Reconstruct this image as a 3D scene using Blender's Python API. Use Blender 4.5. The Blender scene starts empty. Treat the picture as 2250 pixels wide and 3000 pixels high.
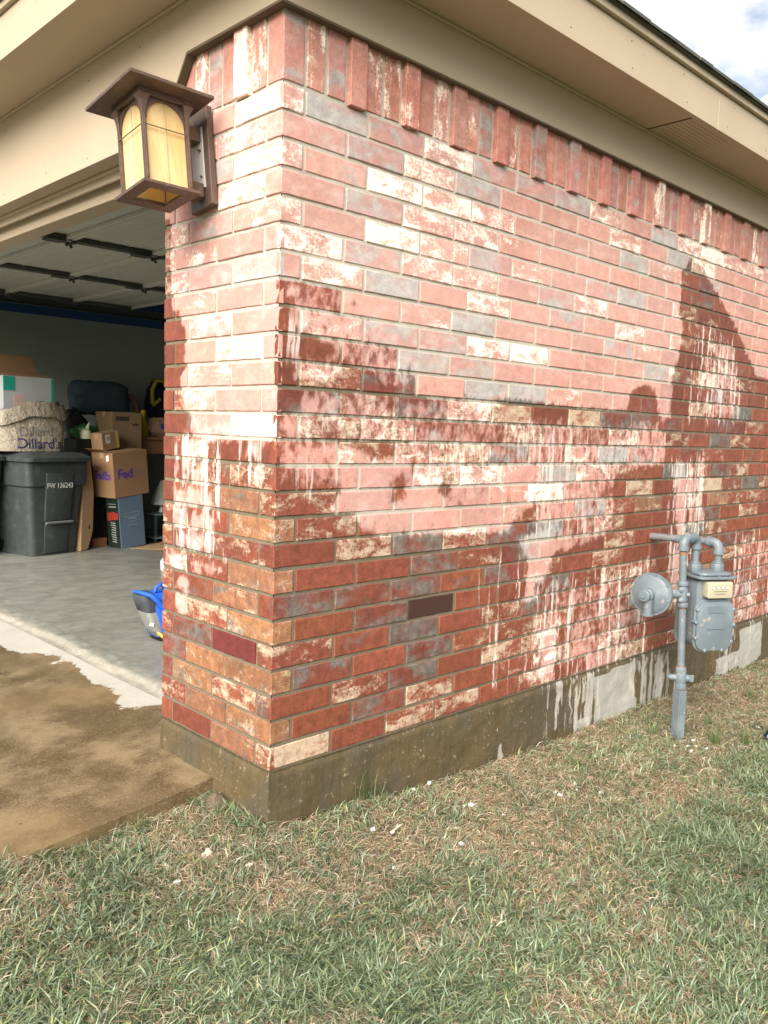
import bpy, bmesh, math, random
import numpy as np
from mathutils import Vector, Matrix, noise as mnoise
R = math.radians
random.seed(11); rng = np.random.default_rng(11)
sc = bpy.context.scene
col = sc.collection

# ------------------------------------------------------------------ camera
CAM = Vector((-1.4596, -1.9551, 1.0264))
yaw, pitch, roll = R(45.795), R(-5.539), R(1.872)
fwd = Vector((math.cos(yaw)*math.cos(pitch), math.sin(yaw)*math.cos(pitch), math.sin(pitch)))
rt0 = Vector((math.sin(yaw), -math.cos(yaw), 0)); up0 = rt0.cross(fwd)
rt = rt0*math.cos(roll) + up0*math.sin(roll); upv = up0*math.cos(roll) - rt0*math.sin(roll)
cd = bpy.data.cameras.new('camera'); cam = bpy.data.objects.new('camera', cd); col.objects.link(cam)
M = Matrix((rt, upv, -fwd)).transposed().to_4x4(); M.translation = CAM
cam.matrix_world = M
cd.sensor_fit = 'VERTICAL'; cd.sensor_height = 36; cd.lens = 2456.66/3000*36
cd.clip_start = .05; cd.clip_end = 2000
sc.camera = cam
# ------------------------------------------------------------------ world, sun, exposure
SUN_EL, SUN_AZ = R(36), R(209)          # azimuth: direction towards the sun, from +x counter-clockwise
world = bpy.data.worlds.new('World'); sc.world = world; world.use_nodes = True
wt = world.node_tree; wt.nodes.clear()
def wn(t, **k):
    n = wt.nodes.new(t)
    for a, b in k.items(): setattr(n, a, b)
    return n
sky = wn('ShaderNodeTexSky', sky_type='NISHITA', sun_disc=False, sun_elevation=SUN_EL, sun_rotation=R(90)-SUN_AZ,
         altitude=100, air_density=1.0, dust_density=3.0, ozone_density=1.0)
tc = wn('ShaderNodeTexCoord')
mp = wn('ShaderNodeMapping'); mp.inputs['Scale'].default_value = (1, 1, 2.2)
nz = wn('ShaderNodeTexNoise'); nz.inputs['Scale'].default_value = 5.5; nz.inputs['Detail'].default_value = 7; nz.inputs['Roughness'].default_value = .55
mr = wn('ShaderNodeMapRange'); mr.interpolation_type = 'SMOOTHSTEP'
mr.inputs[1].default_value = .41; mr.inputs[2].default_value = .62
mx = wn('ShaderNodeMix', data_type='RGBA'); mx.inputs[7].default_value = (5.6, 5.65, 5.8, 1)
bg = wn('ShaderNodeBackground'); bg.inputs['Strength'].default_value = .072
wo = wn('ShaderNodeOutputWorld')
wt.links.new(tc.outputs['Generated'], mp.inputs[0]); wt.links.new(mp.outputs[0], nz.inputs['Vector'])
wt.links.new(nz.outputs['Fac'], mr.inputs[0]); wt.links.new(mr.outputs[0], mx.inputs[0])
wt.links.new(sky.outputs[0], mx.inputs[6]); wt.links.new(mx.outputs[2], bg.inputs['Color']); wt.links.new(bg.outputs[0], wo.inputs[0])
sd = bpy.data.lights.new('sun', 'SUN'); sd.energy = 3.5; sd.angle = R(52); sd.color = (1, .96, .9)
sun = bpy.data.objects.new('sun', sd); col.objects.link(sun)
sdir = Vector((math.cos(SUN_AZ)*math.cos(SUN_EL), math.sin(SUN_AZ)*math.cos(SUN_EL), math.sin(SUN_EL)))
sun.rotation_euler = sdir.to_track_quat('Z', 'Y').to_euler(); sun.location = sdir*30
vs = sc.view_settings; vs.view_transform = 'Standard'; vs.look = 'None'; vs.gamma = 1; vs.exposure = 1.47; vs.use_curve_mapping = False

# ------------------------------------------------------------------ material helpers
class NT:
    def __init__(s, name):
        s.m = bpy.data.materials.new(name); s.m.use_nodes = True; s.t = s.m.node_tree; s.t.nodes.clear()
        s.out = s.t.nodes.new('ShaderNodeOutputMaterial')
        s.b = s.t.nodes.new('ShaderNodeBsdfPrincipled'); s.t.links.new(s.b.outputs[0], s.out.inputs[0])
    def put(s, sock, v):
        if isinstance(v, bpy.types.NodeSocket): s.t.links.new(v, sock)
        elif v is not None:
            if isinstance(v, (tuple, list)) and len(v) == 3 and sock.type == 'RGBA': v = (*v, 1)
            sock.default_value = v
    def n(s, t, ins=None, **props):
        nd = s.t.nodes.new(t)
        for k, v in props.items(): setattr(nd, k, v)
        for k, v in (ins or {}).items(): s.put(nd.inputs[k], v)
        return nd
    def math(s, op, a, b=None, c=None, clamp=False):
        nd = s.n('ShaderNodeMath', {0: a}, operation=op, use_clamp=clamp)
        if b is not None: s.put(nd.inputs[1], b)
        if c is not None: s.put(nd.inputs[2], c)
        return nd.outputs[0]
    def mix(s, f, a, b, mode='MIX'):
        return s.n('ShaderNodeMix', {0: f, 6: a, 7: b}, data_type='RGBA', blend_type=mode).outputs[2]
    def vm(s, op, a, b): return s.n('ShaderNodeVectorMath', {0: a, 1: b}, operation=op).outputs[0]
    def noise(s, vec, scale, detail=4, rough=.55, dist=0):
        return s.n('ShaderNodeTexNoise', {'Vector': vec, 'Scale': scale, 'Detail': detail, 'Roughness': rough, 'Distortion': dist}).outputs['Fac']
    def rng(s, v, a, b, c=0., d=1., smooth=True):
        return s.n('ShaderNodeMapRange', {0: v, 1: a, 2: b, 3: c, 4: d}, interpolation_type='SMOOTHSTEP' if smooth else 'LINEAR').outputs[0]
    def attr(s, name): return s.n('ShaderNodeAttribute', attribute_name=name)
    def pos(s): return s.n('ShaderNodeNewGeometry').outputs['Position']
    def bump(s, h, strength, dist):
        return s.n('ShaderNodeBump', {'Height': h, 'Strength': strength, 'Distance': dist}).outputs[0]
    def fin(s, color=None, rough=None, normal=None, metal=None, spec=None, coat=None, **kw):
        for k, v in (('Base Color', color), ('Roughness', rough), ('Normal', normal), ('Metallic', metal), ('Specular IOR Level', spec), ('Coat Weight', coat)):
            s.put(s.b.inputs[k], v)
        for k, v in kw.items(): s.put(s.b.inputs[k.replace('_', ' ')], v)
        return s.m
MATS = {}
def simple(name, c, rough=.6, var=.18, scale=9, bump=.0, bscale=60, metal=0, spec=.4, dirt=None, dirtamt=.4):
    if name in MATS: return MATS[name]
    m = NT(name); p = m.pos()
    f = m.noise(p, scale, 5, .6)
    c2 = tuple(x*(1-var) for x in c); c3 = tuple(min(1, x*(1+var)) for x in c)
    cc = m.mix(f, c2, c3)
    if dirt: cc = m.mix(m.math('MULTIPLY', m.rng(m.noise(p, scale*2.3, 6, .7), .52, .7), dirtamt), cc, dirt)
    nm = m.bump(m.noise(p, bscale, 4, .6), bump, .004) if bump else None
    rr = m.rng(m.noise(p, scale*3, 3), .3, .7, max(.05, rough-.08), min(1, rough+.08))
    MATS[name] = m.fin(cc, rr, nm, metal, spec)
    return MATS[name]

# ------------------------------------------------------------------ geometry helpers
class G:
    def __init__(s): s.v = []; s.f = []
    def add(s, vs, fs):
        o = len(s.v); s.v += [tuple(x) for x in vs]; s.f += [tuple(i+o for i in f) for f in fs]; return s
    def box(s, c, d, rot=None):
        x, y, z = d[0]/2, d[1]/2, d[2]/2
        vs = [Vector(p) for p in ((-x,-y,-z),(x,-y,-z),(x,y,-z),(-x,y,-z),(-x,-y,z),(x,-y,z),(x,y,z),(-x,y,z))]
        if rot is not None: vs = [rot @ p for p in vs]
        c = Vector(c)
        return s.add([p+c for p in vs], [(0,3,2,1),(4,5,6,7),(0,1,5,4),(1,2,6,5),(2,3,7,6),(3,0,4,7)])
    def span(s, a, b): return s.box([(a[i]+b[i])/2 for i in range(3)], [abs(b[i]-a[i]) for i in range(3)])
    def tube(s, pts, r, seg=16, caps=True):
        pts = [Vector(p) for p in pts]; n = len(pts)
        rs = r if isinstance(r, (list, tuple)) else [r]*n
        vs = []; ref = None
        for i, p in enumerate(pts):
            t = (pts[min(i+1, n-1)]-pts[max(i-1, 0)]).normalized()
            if ref is None:
                a = Vector((0,0,1)) if abs(t.z) < .9 else Vector((1,0,0)); ref = t.cross(a).normalized()
            else:
                ref = (ref - t*ref.dot(t)).normalized()
            b = t.cross(ref)
            for k in range(seg):
                an = 2*math.pi*k/seg
                vs.append(p + (ref*math.cos(an)+b*math.sin(an))*rs[i])
        fs = [(i*seg+k, i*seg+(k+1) % seg, (i+1)*seg+(k+1) % seg, (i+1)*seg+k) for i in range(n-1) for k in range(seg)]
        if caps: fs += [tuple(range(seg))[::-1], tuple((n-1)*seg+k for k in range(seg))]
        return s.add(vs, fs)
    def lathe(s, prof, o, ax, seg=28):
        o = Vector(o); ax = Vector(ax).normalized(); a = Vector((0,0,1)) if abs(ax.z) < .9 else Vector((1,0,0))
        u = ax.cross(a).normalized(); w = ax.cross(u); vs = []; n = len(prof)
        for r, h in prof:
            for k in range(seg):
                an = 2*math.pi*k/seg; vs.append(o + ax*h + (u*math.cos(an)+w*math.sin(an))*max(r, 1e-4))
        fs = [(i*seg+k, i*seg+(k+1) % seg, (i+1)*seg+(k+1) % seg, (i+1)*seg+k) for i in range(n-1) for k in range(seg)]
        fs += [tuple(range(seg))[::-1], tuple((n-1)*seg+k for k in range(seg))]
        return s.add(vs, fs)
    def prism(s, poly, fn, t0, t1):
        n = len(poly); vs = [fn(a, b, t0) for a, b in poly]+[fn(a, b, t1) for a, b in poly]
        return s.add(vs, [tuple(range(n))[::-1], tuple(range(n, 2*n))]+[(i, (i+1) % n, n+(i+1) % n, n+i) for i in range(n)])
    def build(s, name, mat, parent=None, smooth=None, bev=0, loc=None, seg=2):
        me = bpy.data.meshes.new(name)
        me.from_pydata(s.v, [], s.f)
        bm = bmesh.new(); bm.from_mesh(me)
        if bev:
            ed = [e for e in bm.edges if len(e.link_faces) == 2 and e.calc_face_angle(0) > R(30)]
            bmesh.ops.bevel(bm, geom=ed, offset=bev, segments=seg, profile=.5, affect='EDGES', clamp_overlap=True)
        bmesh.ops.recalc_face_normals(bm, faces=bm.faces)
        bm.to_mesh(me); bm.free()
        if smooth: me.shade_smooth(); me.set_sharp_from_angle(angle=R(smooth))
        me.materials.append(mat)
        return link(name, me, parent, loc)
def link(name, me, parent=None, loc=None):
    o = bpy.data.objects.new(name, me); col.objects.link(o)
    if parent is not None:
        o.parent = parent
        if loc is None: o.matrix_parent_inverse = Matrix.Translation(-origin(parent))
    if loc is not None: o.location = loc
    return o
def origin(o):
    p = Vector(o.location)
    return p if o.parent is None else Vector((0,0,0)) if o.type == 'MESH' else p
def tag(o, label=None, cat=None, group=None, kind=None):
    if label: o['label'] = label
    if cat: o['category'] = cat
    if group: o['group'] = group
    if kind: o['kind'] = kind
    return o
def thing(name, loc, label, cat, group=None):
    o = bpy.data.objects.new(name, None); col.objects.link(o); o.location = loc; o.empty_display_size = .1
    return tag(o, label, cat, group)
def rz(a): return Matrix.Rotation(a, 3, 'Z')
def rx(a): return Matrix.Rotation(a, 3, 'X')
def ry(a): return Matrix.Rotation(a, 3, 'Y')
def arc(c, r, a0, a1, u, w, n=8):
    c = Vector(c); u = Vector(u); w = Vector(w)
    return [c + (u*math.cos(a0+(a1-a0)*i/n) + w*math.sin(a0+(a1-a0)*i/n))*r for i in range(n+1)]
def text_mesh(body, size, frame, name, mat, parent, extrude=.0006, bold=0):
    """frame: function (x,y,d)->world point; lettering centred on x"""
    cu = bpy.data.curves.new('lettering', 'FONT'); cu.body = body; cu.size = size; cu.align_x = 'CENTER'; cu.resolution_u = 3; cu.offset = bold
    t = bpy.data.objects.new('lettering', cu); col.objects.link(t)
    bpy.context.view_layer.update()
    me0 = t.evaluated_get(bpy.context.evaluated_depsgraph_get()).to_mesh()
    g = G(); g.add([frame(v.co.x, v.co.y, 0) for v in me0.vertices], [tuple(p.vertices) for p in me0.polygons])
    bpy.data.objects.remove(t); bpy.data.curves.remove(cu)
    return g.build(name, mat, parent)

# smooth deterministic noise for numpy arrays
def vnoise(x, y, s, seed=0):
    x = np.asarray(x)*s + seed*17.13; y = np.asarray(y)*s + seed*9.7
    xi = np.floor(x).astype(int); yi = np.floor(y).astype(int); fx = x-xi; fy = y-yi
    fx = fx*fx*(3-2*fx); fy = fy*fy*(3-2*fy)
    def h(a, b):
        n = (a*374761393 + b*668265263 + seed*1442695) & 0x7fffffff
        n = ((n ^ (n >> 13))*1274126177) & 0x7fffffff
        return ((n ^ (n >> 16)) & 0xffff)/65535.
    return (h(xi,yi)*(1-fx)+h(xi+1,yi)*fx)*(1-fy)+(h(xi,yi+1)*(1-fx)+h(xi+1,yi+1)*fx)*fy
def sdist(px, py, poly):
    px = np.asarray(px, float); py = np.asarray(py, float)
    d = np.full(px.shape, 1e9); ins = np.zeros(px.shape, bool); n = len(poly)
    for i in range(n):
        ax, ay = poly[i]; bx, by = poly[(i+1) % n]; ex, ey = bx-ax, by-ay
        t = np.clip(((px-ax)*ex+(py-ay)*ey)/(ex*ex+ey*ey+1e-12), 0, 1)
        d = np.minimum(d, np.hypot(px-ax-t*ex, py-ay-t*ey))
        c = ((ay > py) != (by > py)) & (px < (bx-ax)*(py-ay)/((by-ay) if by != ay else 1e-12)+ax)
        ins ^= c
    return np.where(ins, -d, d)
def paint(u, z, polys, base=0., soft=.03):
    w = np.full(np.asarray(u, float).shape, float(base))
    for val, poly in polys:
        t = np.clip(.5-sdist(u, z, poly)/soft, 0, 1); w = w*(1-t)+val*t
    return w
def sstep(t): t = np.clip(t, 0, 1); return t*t*(3-2*t)
# ------------------------------------------------------------------ where water has soaked in (metres on each surface)
SIDE_WET=[
(1,[(-0.006,1.441),(0.232,1.444),(0.318,1.383),(0.351,1.303),(0.507,1.219),(0.692,1.177),(1.052,1.160),(1.557,1.147),(1.969,1.152),(2.218,1.159),(2.238,1.127),(2.338,1.131),(2.330,1.317),(2.380,1.449),(2.408,1.565),(2.351,1.655),(2.356,1.814),(2.447,1.904),(2.576,1.863),(2.734,1.770),(2.865,1.701),(3.004,1.611),(3.154,1.499),(3.285,1.398),(3.453,1.386),(6.000,1.386),(6.000,-0.600),(-0.200,-0.600),(-0.200,1.441)]),
(0.42,[(-0.004,1.444),(0.232,1.449),(0.391,1.381),(0.537,1.254),(0.623,1.176),(1.052,1.163),(1.056,1.107),(0.712,1.123),(0.386,1.167),(0.157,1.284),(0.054,1.313),(0.040,1.370)]),
(0.85,[(1.926,1.147),(1.953,1.239),(2.070,1.276),(2.190,1.248),(2.218,1.159)]),
(0.53,[(0.084,1.139),(0.387,1.146),(1.098,1.102),(2.290,1.113),(2.310,0.959),(0.908,0.953),(0.394,0.984),(0.089,0.990)]),
(0.44,[(0.471,0.985),(2.302,1.024),(2.319,0.894),(1.342,0.832),(0.477,0.851)]),
(0.24,[(0.007,0.987),(0.249,0.984),(0.489,0.935),(0.556,0.872),(0.798,0.902),(1.245,0.899),(1.296,0.833),(1.219,0.674),(1.090,0.655),(0.566,0.673),(0.346,0.695),(0.315,0.757),(0.201,0.773),(0.254,0.845),(0.009,0.918)]),
(0.3,[(0.005,1.065),(0.112,1.066),(0.114,0.990),(0.004,0.991)]),
(0.45,[(0.006,0.918),(0.252,0.908),(0.254,0.845),(0.005,0.841)]),
(0.9,[(0.476,0.879),(0.532,0.878),(0.544,0.792),(0.480,0.794)]),
(0.9,[(0.709,0.887),(0.771,0.887),(0.776,0.808),(0.713,0.810)]),
(0.85,[(1.130,0.692),(1.258,0.740),(1.289,0.643),(1.163,0.543)]),
(0.3,[(0.057,1.221),(0.240,1.226),(0.242,1.169),(0.058,1.167)]),
(0.42,[(1.246,0.888),(1.853,0.897),(1.885,0.606),(1.464,0.547),(1.271,0.589)]),
(0.08,[(1.178,0.629),(1.406,0.649),(1.405,0.523),(1.337,0.347),(1.222,0.361),(1.243,0.509)]),
(0.66,[(1.282,0.450),(2.210,0.455),(2.279,-0.090),(1.675,-0.044),(1.181,0.036),(1.300,0.239)]),
(0.5,[(1.618,0.268),(2.048,0.228),(2.141,-0.024),(1.728,-0.031),(1.513,0.016)]),
(0.12,[(1.371,0.229),(1.456,0.231),(1.459,0.056),(1.388,0.040)]),
(0,[(2.435,0.926),(2.525,0.926),(2.568,0.495),(2.553,0.216),(2.472,0.226),(2.474,0.570)]),
(0,[(2.559,0.892),(2.610,0.892),(2.644,0.560),(2.607,0.562)]),
(0,[(2.670,0.943),(2.724,0.943),(2.753,0.553),(2.713,0.555)]),
(0.55,[(2.658,1.524),(2.972,1.555),(3.148,1.158),(2.567,1.138)]),
(0.62,[(3.243,0.484),(3.674,0.497),(3.794,-0.124),(3.120,-0.103),(3.215,0.254)]),
]
FRONT_WET=[
(1,[(0.669,1.712),(0.602,1.701),(0.591,1.412),(0.499,1.339),(0.490,1.202),(0.528,1.186),(0.515,1.074),(0.462,1.063),(0.461,0.986),(0.299,0.977),(0.015,0.986),(-0.200,0.986),(-0.200,-0.600),(1.000,-0.600),(1.000,1.712)]),
(0.1,[(0.492,0.966),(0.394,0.966),(0.393,0.916),(0.491,0.912)]),
(0.1,[(0.148,0.982),(0.073,0.984),(0.071,0.928),(0.146,0.925)]),
(0,[(0.566,0.971),(0.544,0.972),(0.533,0.680),(0.564,0.677)]),
(0.1,[(0.469,0.898),(0.366,0.903),(0.365,0.830),(0.468,0.829)]),
(0.3,[(0.117,0.914),(0.049,0.915),(0.047,0.853),(0.116,0.853)]),
(0.33,[(0.544,0.814),(0.327,0.822),(0.325,0.760),(0.394,0.765),(0.488,0.748),(0.543,0.754)]),
(0.05,[(0.562,0.741),(0.484,0.745),(0.482,0.686),(0.553,0.684)]),
(0.3,[(0.466,0.738),(0.290,0.742),(0.288,0.688),(0.465,0.682)]),
(0.33,[(0.546,0.679),(0.312,0.682),(0.310,0.616),(0.545,0.609)]),
(0.4,[(0.631,0.604),(0.481,0.600),(0.480,0.533),(0.630,0.539)]),
(0.33,[(0.464,0.596),(0.280,0.598),(0.269,0.545),(0.452,0.533)]),
(0.1,[(0.539,0.522),(0.479,0.520),(0.478,0.460),(0.538,0.473)]),
(0.1,[(0.553,0.455),(0.478,0.453),(0.477,0.390),(0.537,0.391)]),
]
PLINTH_WET=[
(0,[(1.764,-0.038),(1.899,-0.042),(1.926,-0.024),(2.131,-0.024),(2.128,-0.130),(2.168,-0.256),(1.985,-0.286),(1.802,-0.270),(1.801,-0.147)]),
(0,[(3.311,-0.043),(3.613,-0.035),(3.653,-0.250),(3.349,-0.260)]),
(0.1,[(1.474,0.002),(1.529,0.002),(1.521,-0.074),(1.502,-0.145),(1.499,-0.219),(1.483,-0.208),(1.486,-0.127),(1.494,-0.054)]),
(0.55,[(2.140,-0.015),(2.495,-0.023),(2.535,-0.315),(2.206,-0.298)]),
(0.1,[(1.088,-0.110),(1.100,-0.110),(1.116,-0.179),(1.144,-0.235),(1.137,-0.258),(1.106,-0.241),(1.106,-0.183)]),
(0.6,[(1.514,0.001),(1.781,-0.009),(1.788,-0.081),(1.520,-0.059)]),
(0.35,[(3.001,-0.161),(3.331,-0.156),(3.352,-0.281),(3.019,-0.280)]),
(0.2,[(1.637,-0.205),(1.774,-0.212),(1.780,-0.268),(1.642,-0.252)]),
]
SIDE_RUN=[
(0.55,[(1.143,1.071),(1.614,1.092),(1.662,0.620),(1.225,0.592)]),
(0.42,[(1.282,0.450),(1.626,0.445),(2.210,0.455),(2.286,-0.143),(1.678,-0.075),(1.319,0.009)]),
(0.55,[(2.353,0.943),(2.746,0.952),(2.787,0.479),(2.630,0.189),(2.448,0.194)]),
(0.6,[(2.538,1.579),(2.919,1.620),(3.193,1.150),(2.533,1.120)]),
(0.4,[(3.146,0.529),(3.696,0.516),(3.825,-0.150),(3.120,-0.103)]),
(0.35,[(0.087,1.050),(0.260,1.056),(0.269,0.812),(0.094,0.818)]),
(0.45,[(0.518,0.997),(0.943,1.003),(0.953,0.866),(0.524,0.872)]),
(0.3,[(0.934,0.563),(1.271,0.589),(1.319,0.009),(0.970,0.023)]),
(0.3,[(-0.002,1.364),(0.103,1.377),(0.107,1.220),(0.002,1.212)]),
(0.7,[(1.412,0.035),(1.834,0.020),(1.865,-0.272),(1.436,-0.234)]),
(0.75,[(2.123,-0.013),(2.532,-0.029),(2.572,-0.323),(2.173,-0.290)]),
(0.6,[(2.943,-0.056),(3.317,-0.074),(3.352,-0.281),(2.976,-0.272)]),
]
FRONT_RUN=[
(0.6,[(0.591,0.982),(0.261,0.981),(0.252,0.608),(0.585,0.610)]),
(0.35,[(0.261,0.981),(0.015,0.988),(0.010,0.860),(0.258,0.843)]),
]
DRIVE_WET=[(0.049,2.333),(0.038,2.170),(0.189,1.912),(0.128,1.861),(0.096,1.840),(0.140,1.835),(0.184,1.810),(0.155,1.673),(0.133,1.539),(0.120,1.447),(0.163,1.380),(0.160,1.297),(0.113,1.185),(0.063,1.087),(0.048,1.080),(0.202,0.988)]

def side_wet(u, z): return paint(u, z, SIDE_WET)
def front_wet(u, z): return paint(u, z, FRONT_WET, soft=.02)
def set_attr(me, name, data):
    a = me.attributes.new(name, 'FLOAT_COLOR', 'POINT'); a.data.foreach_set('color', np.ascontiguousarray(data, dtype=np.float32).ravel())

# ------------------------------------------------------------------ surface materials
def wetness(m, p, b, sx=15, sz=3.0, A=.55, B=1.3, pw=.20):
    st = m.noise(m.vm('MULTIPLY', p, (sx, sx, sz)), 1.0, 4, .6)
    bl = m.noise(m.vm('MULTIPLY', p, (1, 1, .62)), 36, 4, .6)
    v = m.math('ADD', b, m.math('ADD', m.math('MULTIPLY', m.math('SUBTRACT', st, .5), A), m.math('MULTIPLY', m.math('SUBTRACT', bl, .5), B)))
    return m.rng(v, .5-pw, .5+pw)
def lime_runs(m, p):
    """long pale runs of lime that the water has carried down the wall"""
    r = m.attr('run').outputs['Fac']
    wob = m.math('MULTIPLY', m.math('SUBTRACT', m.noise(p, 7, 3, .5), .5), .045)
    p = m.vm('ADD', p, m.n('ShaderNodeCombineXYZ', {0: wob, 1: wob, 2: 0.}).outputs[0])
    n = m.noise(m.vm('MULTIPLY', p, (25, 25, 2.0)), 1.0, 3, .55); n2 = m.noise(m.vm('MULTIPLY', p, (60, 60, 2.6)), 1.0, 3, .6)
    v = m.math('ADD', m.math('ADD', n, m.math('MULTIPLY', m.math('SUBTRACT', n2, .5), .5)), m.math('MULTIPLY', r, .20))
    return m.math('MULTIPLY', m.rng(v, .62, .74), m.rng(r, .05, .3))
def brick_mat():
    m = NT('brick'); p = m.pos()
    bc = m.attr('bcol'); bx = m.attr('bmix'); sep = m.n('ShaderNodeSeparateColor', {0: bx.outputs['Color']})
    cream, gray, wet0 = sep.outputs[0], sep.outputs[1], sep.outputs[2]
    sv = m.n('ShaderNodeCombineXYZ', {0: m.math('MULTIPLY', bc.outputs['Alpha'], 37.), 1: m.math('MULTIPLY', bc.outputs['Alpha'], 71.), 2: m.math('MULTIPLY', bc.outputs['Alpha'], 53.)}).outputs[0]
    q = m.vm('ADD', p, sv)
    wet = wetness(m, p, wet0); bl_ = m.rng(m.noise(m.vm('MULTIPLY', p, (1, 1, .55)), 30, 4, .6), .5, .68)
    n1 = m.noise(m.vm('MULTIPLY', q, m.mix(bx.outputs['Alpha'], (2.6, 2.6, .8), (1., 1., 2.1))), 10.5, 5, .62, .6); sp = m.noise(q, 95, 3, .6)
    n2 = m.noise(m.vm('MULTIPLY', q, (1.2, 1.2, 2.4)), 7.0, 4, .55, .5); n3 = m.noise(q, 30, 5, .65)
    # cream slurry patches with a ragged, speckled edge
    cv = m.math('ADD', m.math('ADD', n1, m.math('ADD', m.math('MULTIPLY', m.math('SUBTRACT', sp, .5), .42), m.math('MULTIPLY', m.math('SUBTRACT', m.noise(q, 280, 2, .6), .5), .30))), m.math('MULTIPLY', cream, .33))
    cm = m.math('MULTIPLY', m.rng(cv, .57, .80), m.rng(cream, .01, .05))
    gv = m.math('ADD', m.math('ADD', n2, m.math('MULTIPLY', m.math('SUBTRACT', n3, .5), .16)), m.math('MULTIPLY', gray, .42))
    gm = m.math('MULTIPLY', m.rng(gv, .58, .84), m.rng(gray, .01, .05))
    base = m.mix(m.rng(n3, .3, .7), m.mix(.5, bc.outputs['Color'], (.06,.018,.012)), bc.outputs['Color'])
    base = m.mix(.85, bc.outputs['Color'], base)
    base = m.mix(m.math('MULTIPLY', gm, .95), base, m.mix(m.rng(n3, .3, .7), (.110,.100,.085), (.20,.180,.150)))
    base = m.mix(m.math('MULTIPLY', cm, .86), base, m.mix(n3, (.50,.375,.245), (.64,.51,.37)))
    base = m.mix(m.math('MULTIPLY', m.rng(m.noise(q, 125, 3, .65), .35, .62), .30), base, m.mix(.6, base, (.02,.008,.006)))
    pit = m.rng(m.noise(q, 150, 3, .6), .62, .72)
    base = m.mix(m.math('MULTIPLY', pit, .65), base, (.04,.02,.015))
    # dry faces carry pale dust and lime bloom; water takes it away
    lime = m.rng(m.noise(m.vm('MULTIPLY', q, (13, 13, 22)), 1, 5, .7), .46, .76)
    dust = m.rng(m.noise(p, 1.7, 3, .5), .35, .65)
    dry = m.n('ShaderNodeHueSaturation', {'Saturation': m.math('SUBTRACT', .90, m.math('MULTIPLY', cm, .30)), 'Value': 2.0, 'Color': base}).outputs[0]
    dry = m.mix(m.math('ADD', m.math('ADD', .25, m.math('MULTIPLY', lime, .28)), m.math('SUBTRACT', m.math('MULTIPLY', dust, .14), m.math('MULTIPLY', m.math('SUBTRACT', 1., bx.outputs['Alpha']), .20))), dry, m.mix(gm, m.mix(cm, (.69,.51,.46), (.76,.68,.60)), (.58,.55,.515)))
    c = m.mix(wet, dry, m.mix(m.math('MULTIPLY', bl_, .30), base, (.06,.018,.012)))
    c = m.mix(m.math('MULTIPLY', lime_runs(m, p), .82), c, m.mix(.35, (.80,.68,.60), dry))
    h = m.math('ADD', m.math('MULTIPLY', m.noise(q, 130, 4, .7), .6), m.math('SUBTRACT', m.math('MULTIPLY', n3, .8), m.math('MULTIPLY', pit, .5)))
    h = m.math('ADD', h, m.math('MULTIPLY', cm, .25))
    return m.fin(c, m.rng(wet, 0, 1, .92, .52), m.bump(h, .55, .003), spec=.35)
def mortar_mat():
    m = NT('mortar'); p = m.pos(); sep = m.n('ShaderNodeSeparateColor', {0: m.attr('bmix').outputs['Color']})
    wet = wetness(m, p, sep.outputs[2]); n = m.noise(p, 45, 5, .7); n2 = m.noise(p, 5, 4, .6)
    dry = m.mix(n, (.36,.325,.255), (.52,.475,.39)); wt_ = m.mix(n, (.11,.088,.055), (.21,.17,.115))
    dry = m.mix(m.math('MULTIPLY', m.rng(n2, .55, .75), .35), dry, (.22,.19,.14))
    c = m.mix(m.math('MULTIPLY', lime_runs(m, p), .6), m.mix(wet, dry, wt_), (.62,.56,.48))
    return m.fin(c, .9, m.bump(m.noise(p, 170, 4, .7), .6, .003), spec=.25)
def plinth_mat():
    m = NT('foundation_concrete'); p = m.pos(); sep = m.n('ShaderNodeSeparateColor', {0: m.attr('bmix').outputs['Color']})
    wet = wetness(m, p, sep.outputs[2], 26, 2.5, .75, .55, .06)
    n = m.noise(p, 14, 6, .65); n2 = m.noise(p, 4, 4, .55); n3 = m.noise(p, 70, 4, .7)
    dry = m.mix(n, (.24,.225,.19), (.40,.38,.33))
    w = m.mix(n, (.062,.043,.018), (.130,.094,.044)); w = m.mix(m.rng(n2, .42, .62), w, (.080,.063,.038))
    w = m.mix(m.math('MULTIPLY', m.rng(m.noise(m.vm('MULTIPLY', p, (40, 40, 3)), 1, 3), .52, .62), .35), w, (.055,.04,.015))
    fl = m.math('MULTIPLY', m.rng(n3, .57, .68), m.rng(n, .40, .62))
    w = m.mix(m.math('MULTIPLY', fl, .55), w, (.42,.36,.24))
    h = m.math('ADD', n, m.math('MULTIPLY', n3, .5))
    c = m.mix(m.math('MULTIPLY', lime_runs(m, p), .75), m.mix(wet, dry, w), (.46,.43,.37))
    return m.fin(c, m.rng(wet, 0, 1, .9, .62), m.bump(h, .6, .006), spec=.35)
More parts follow.
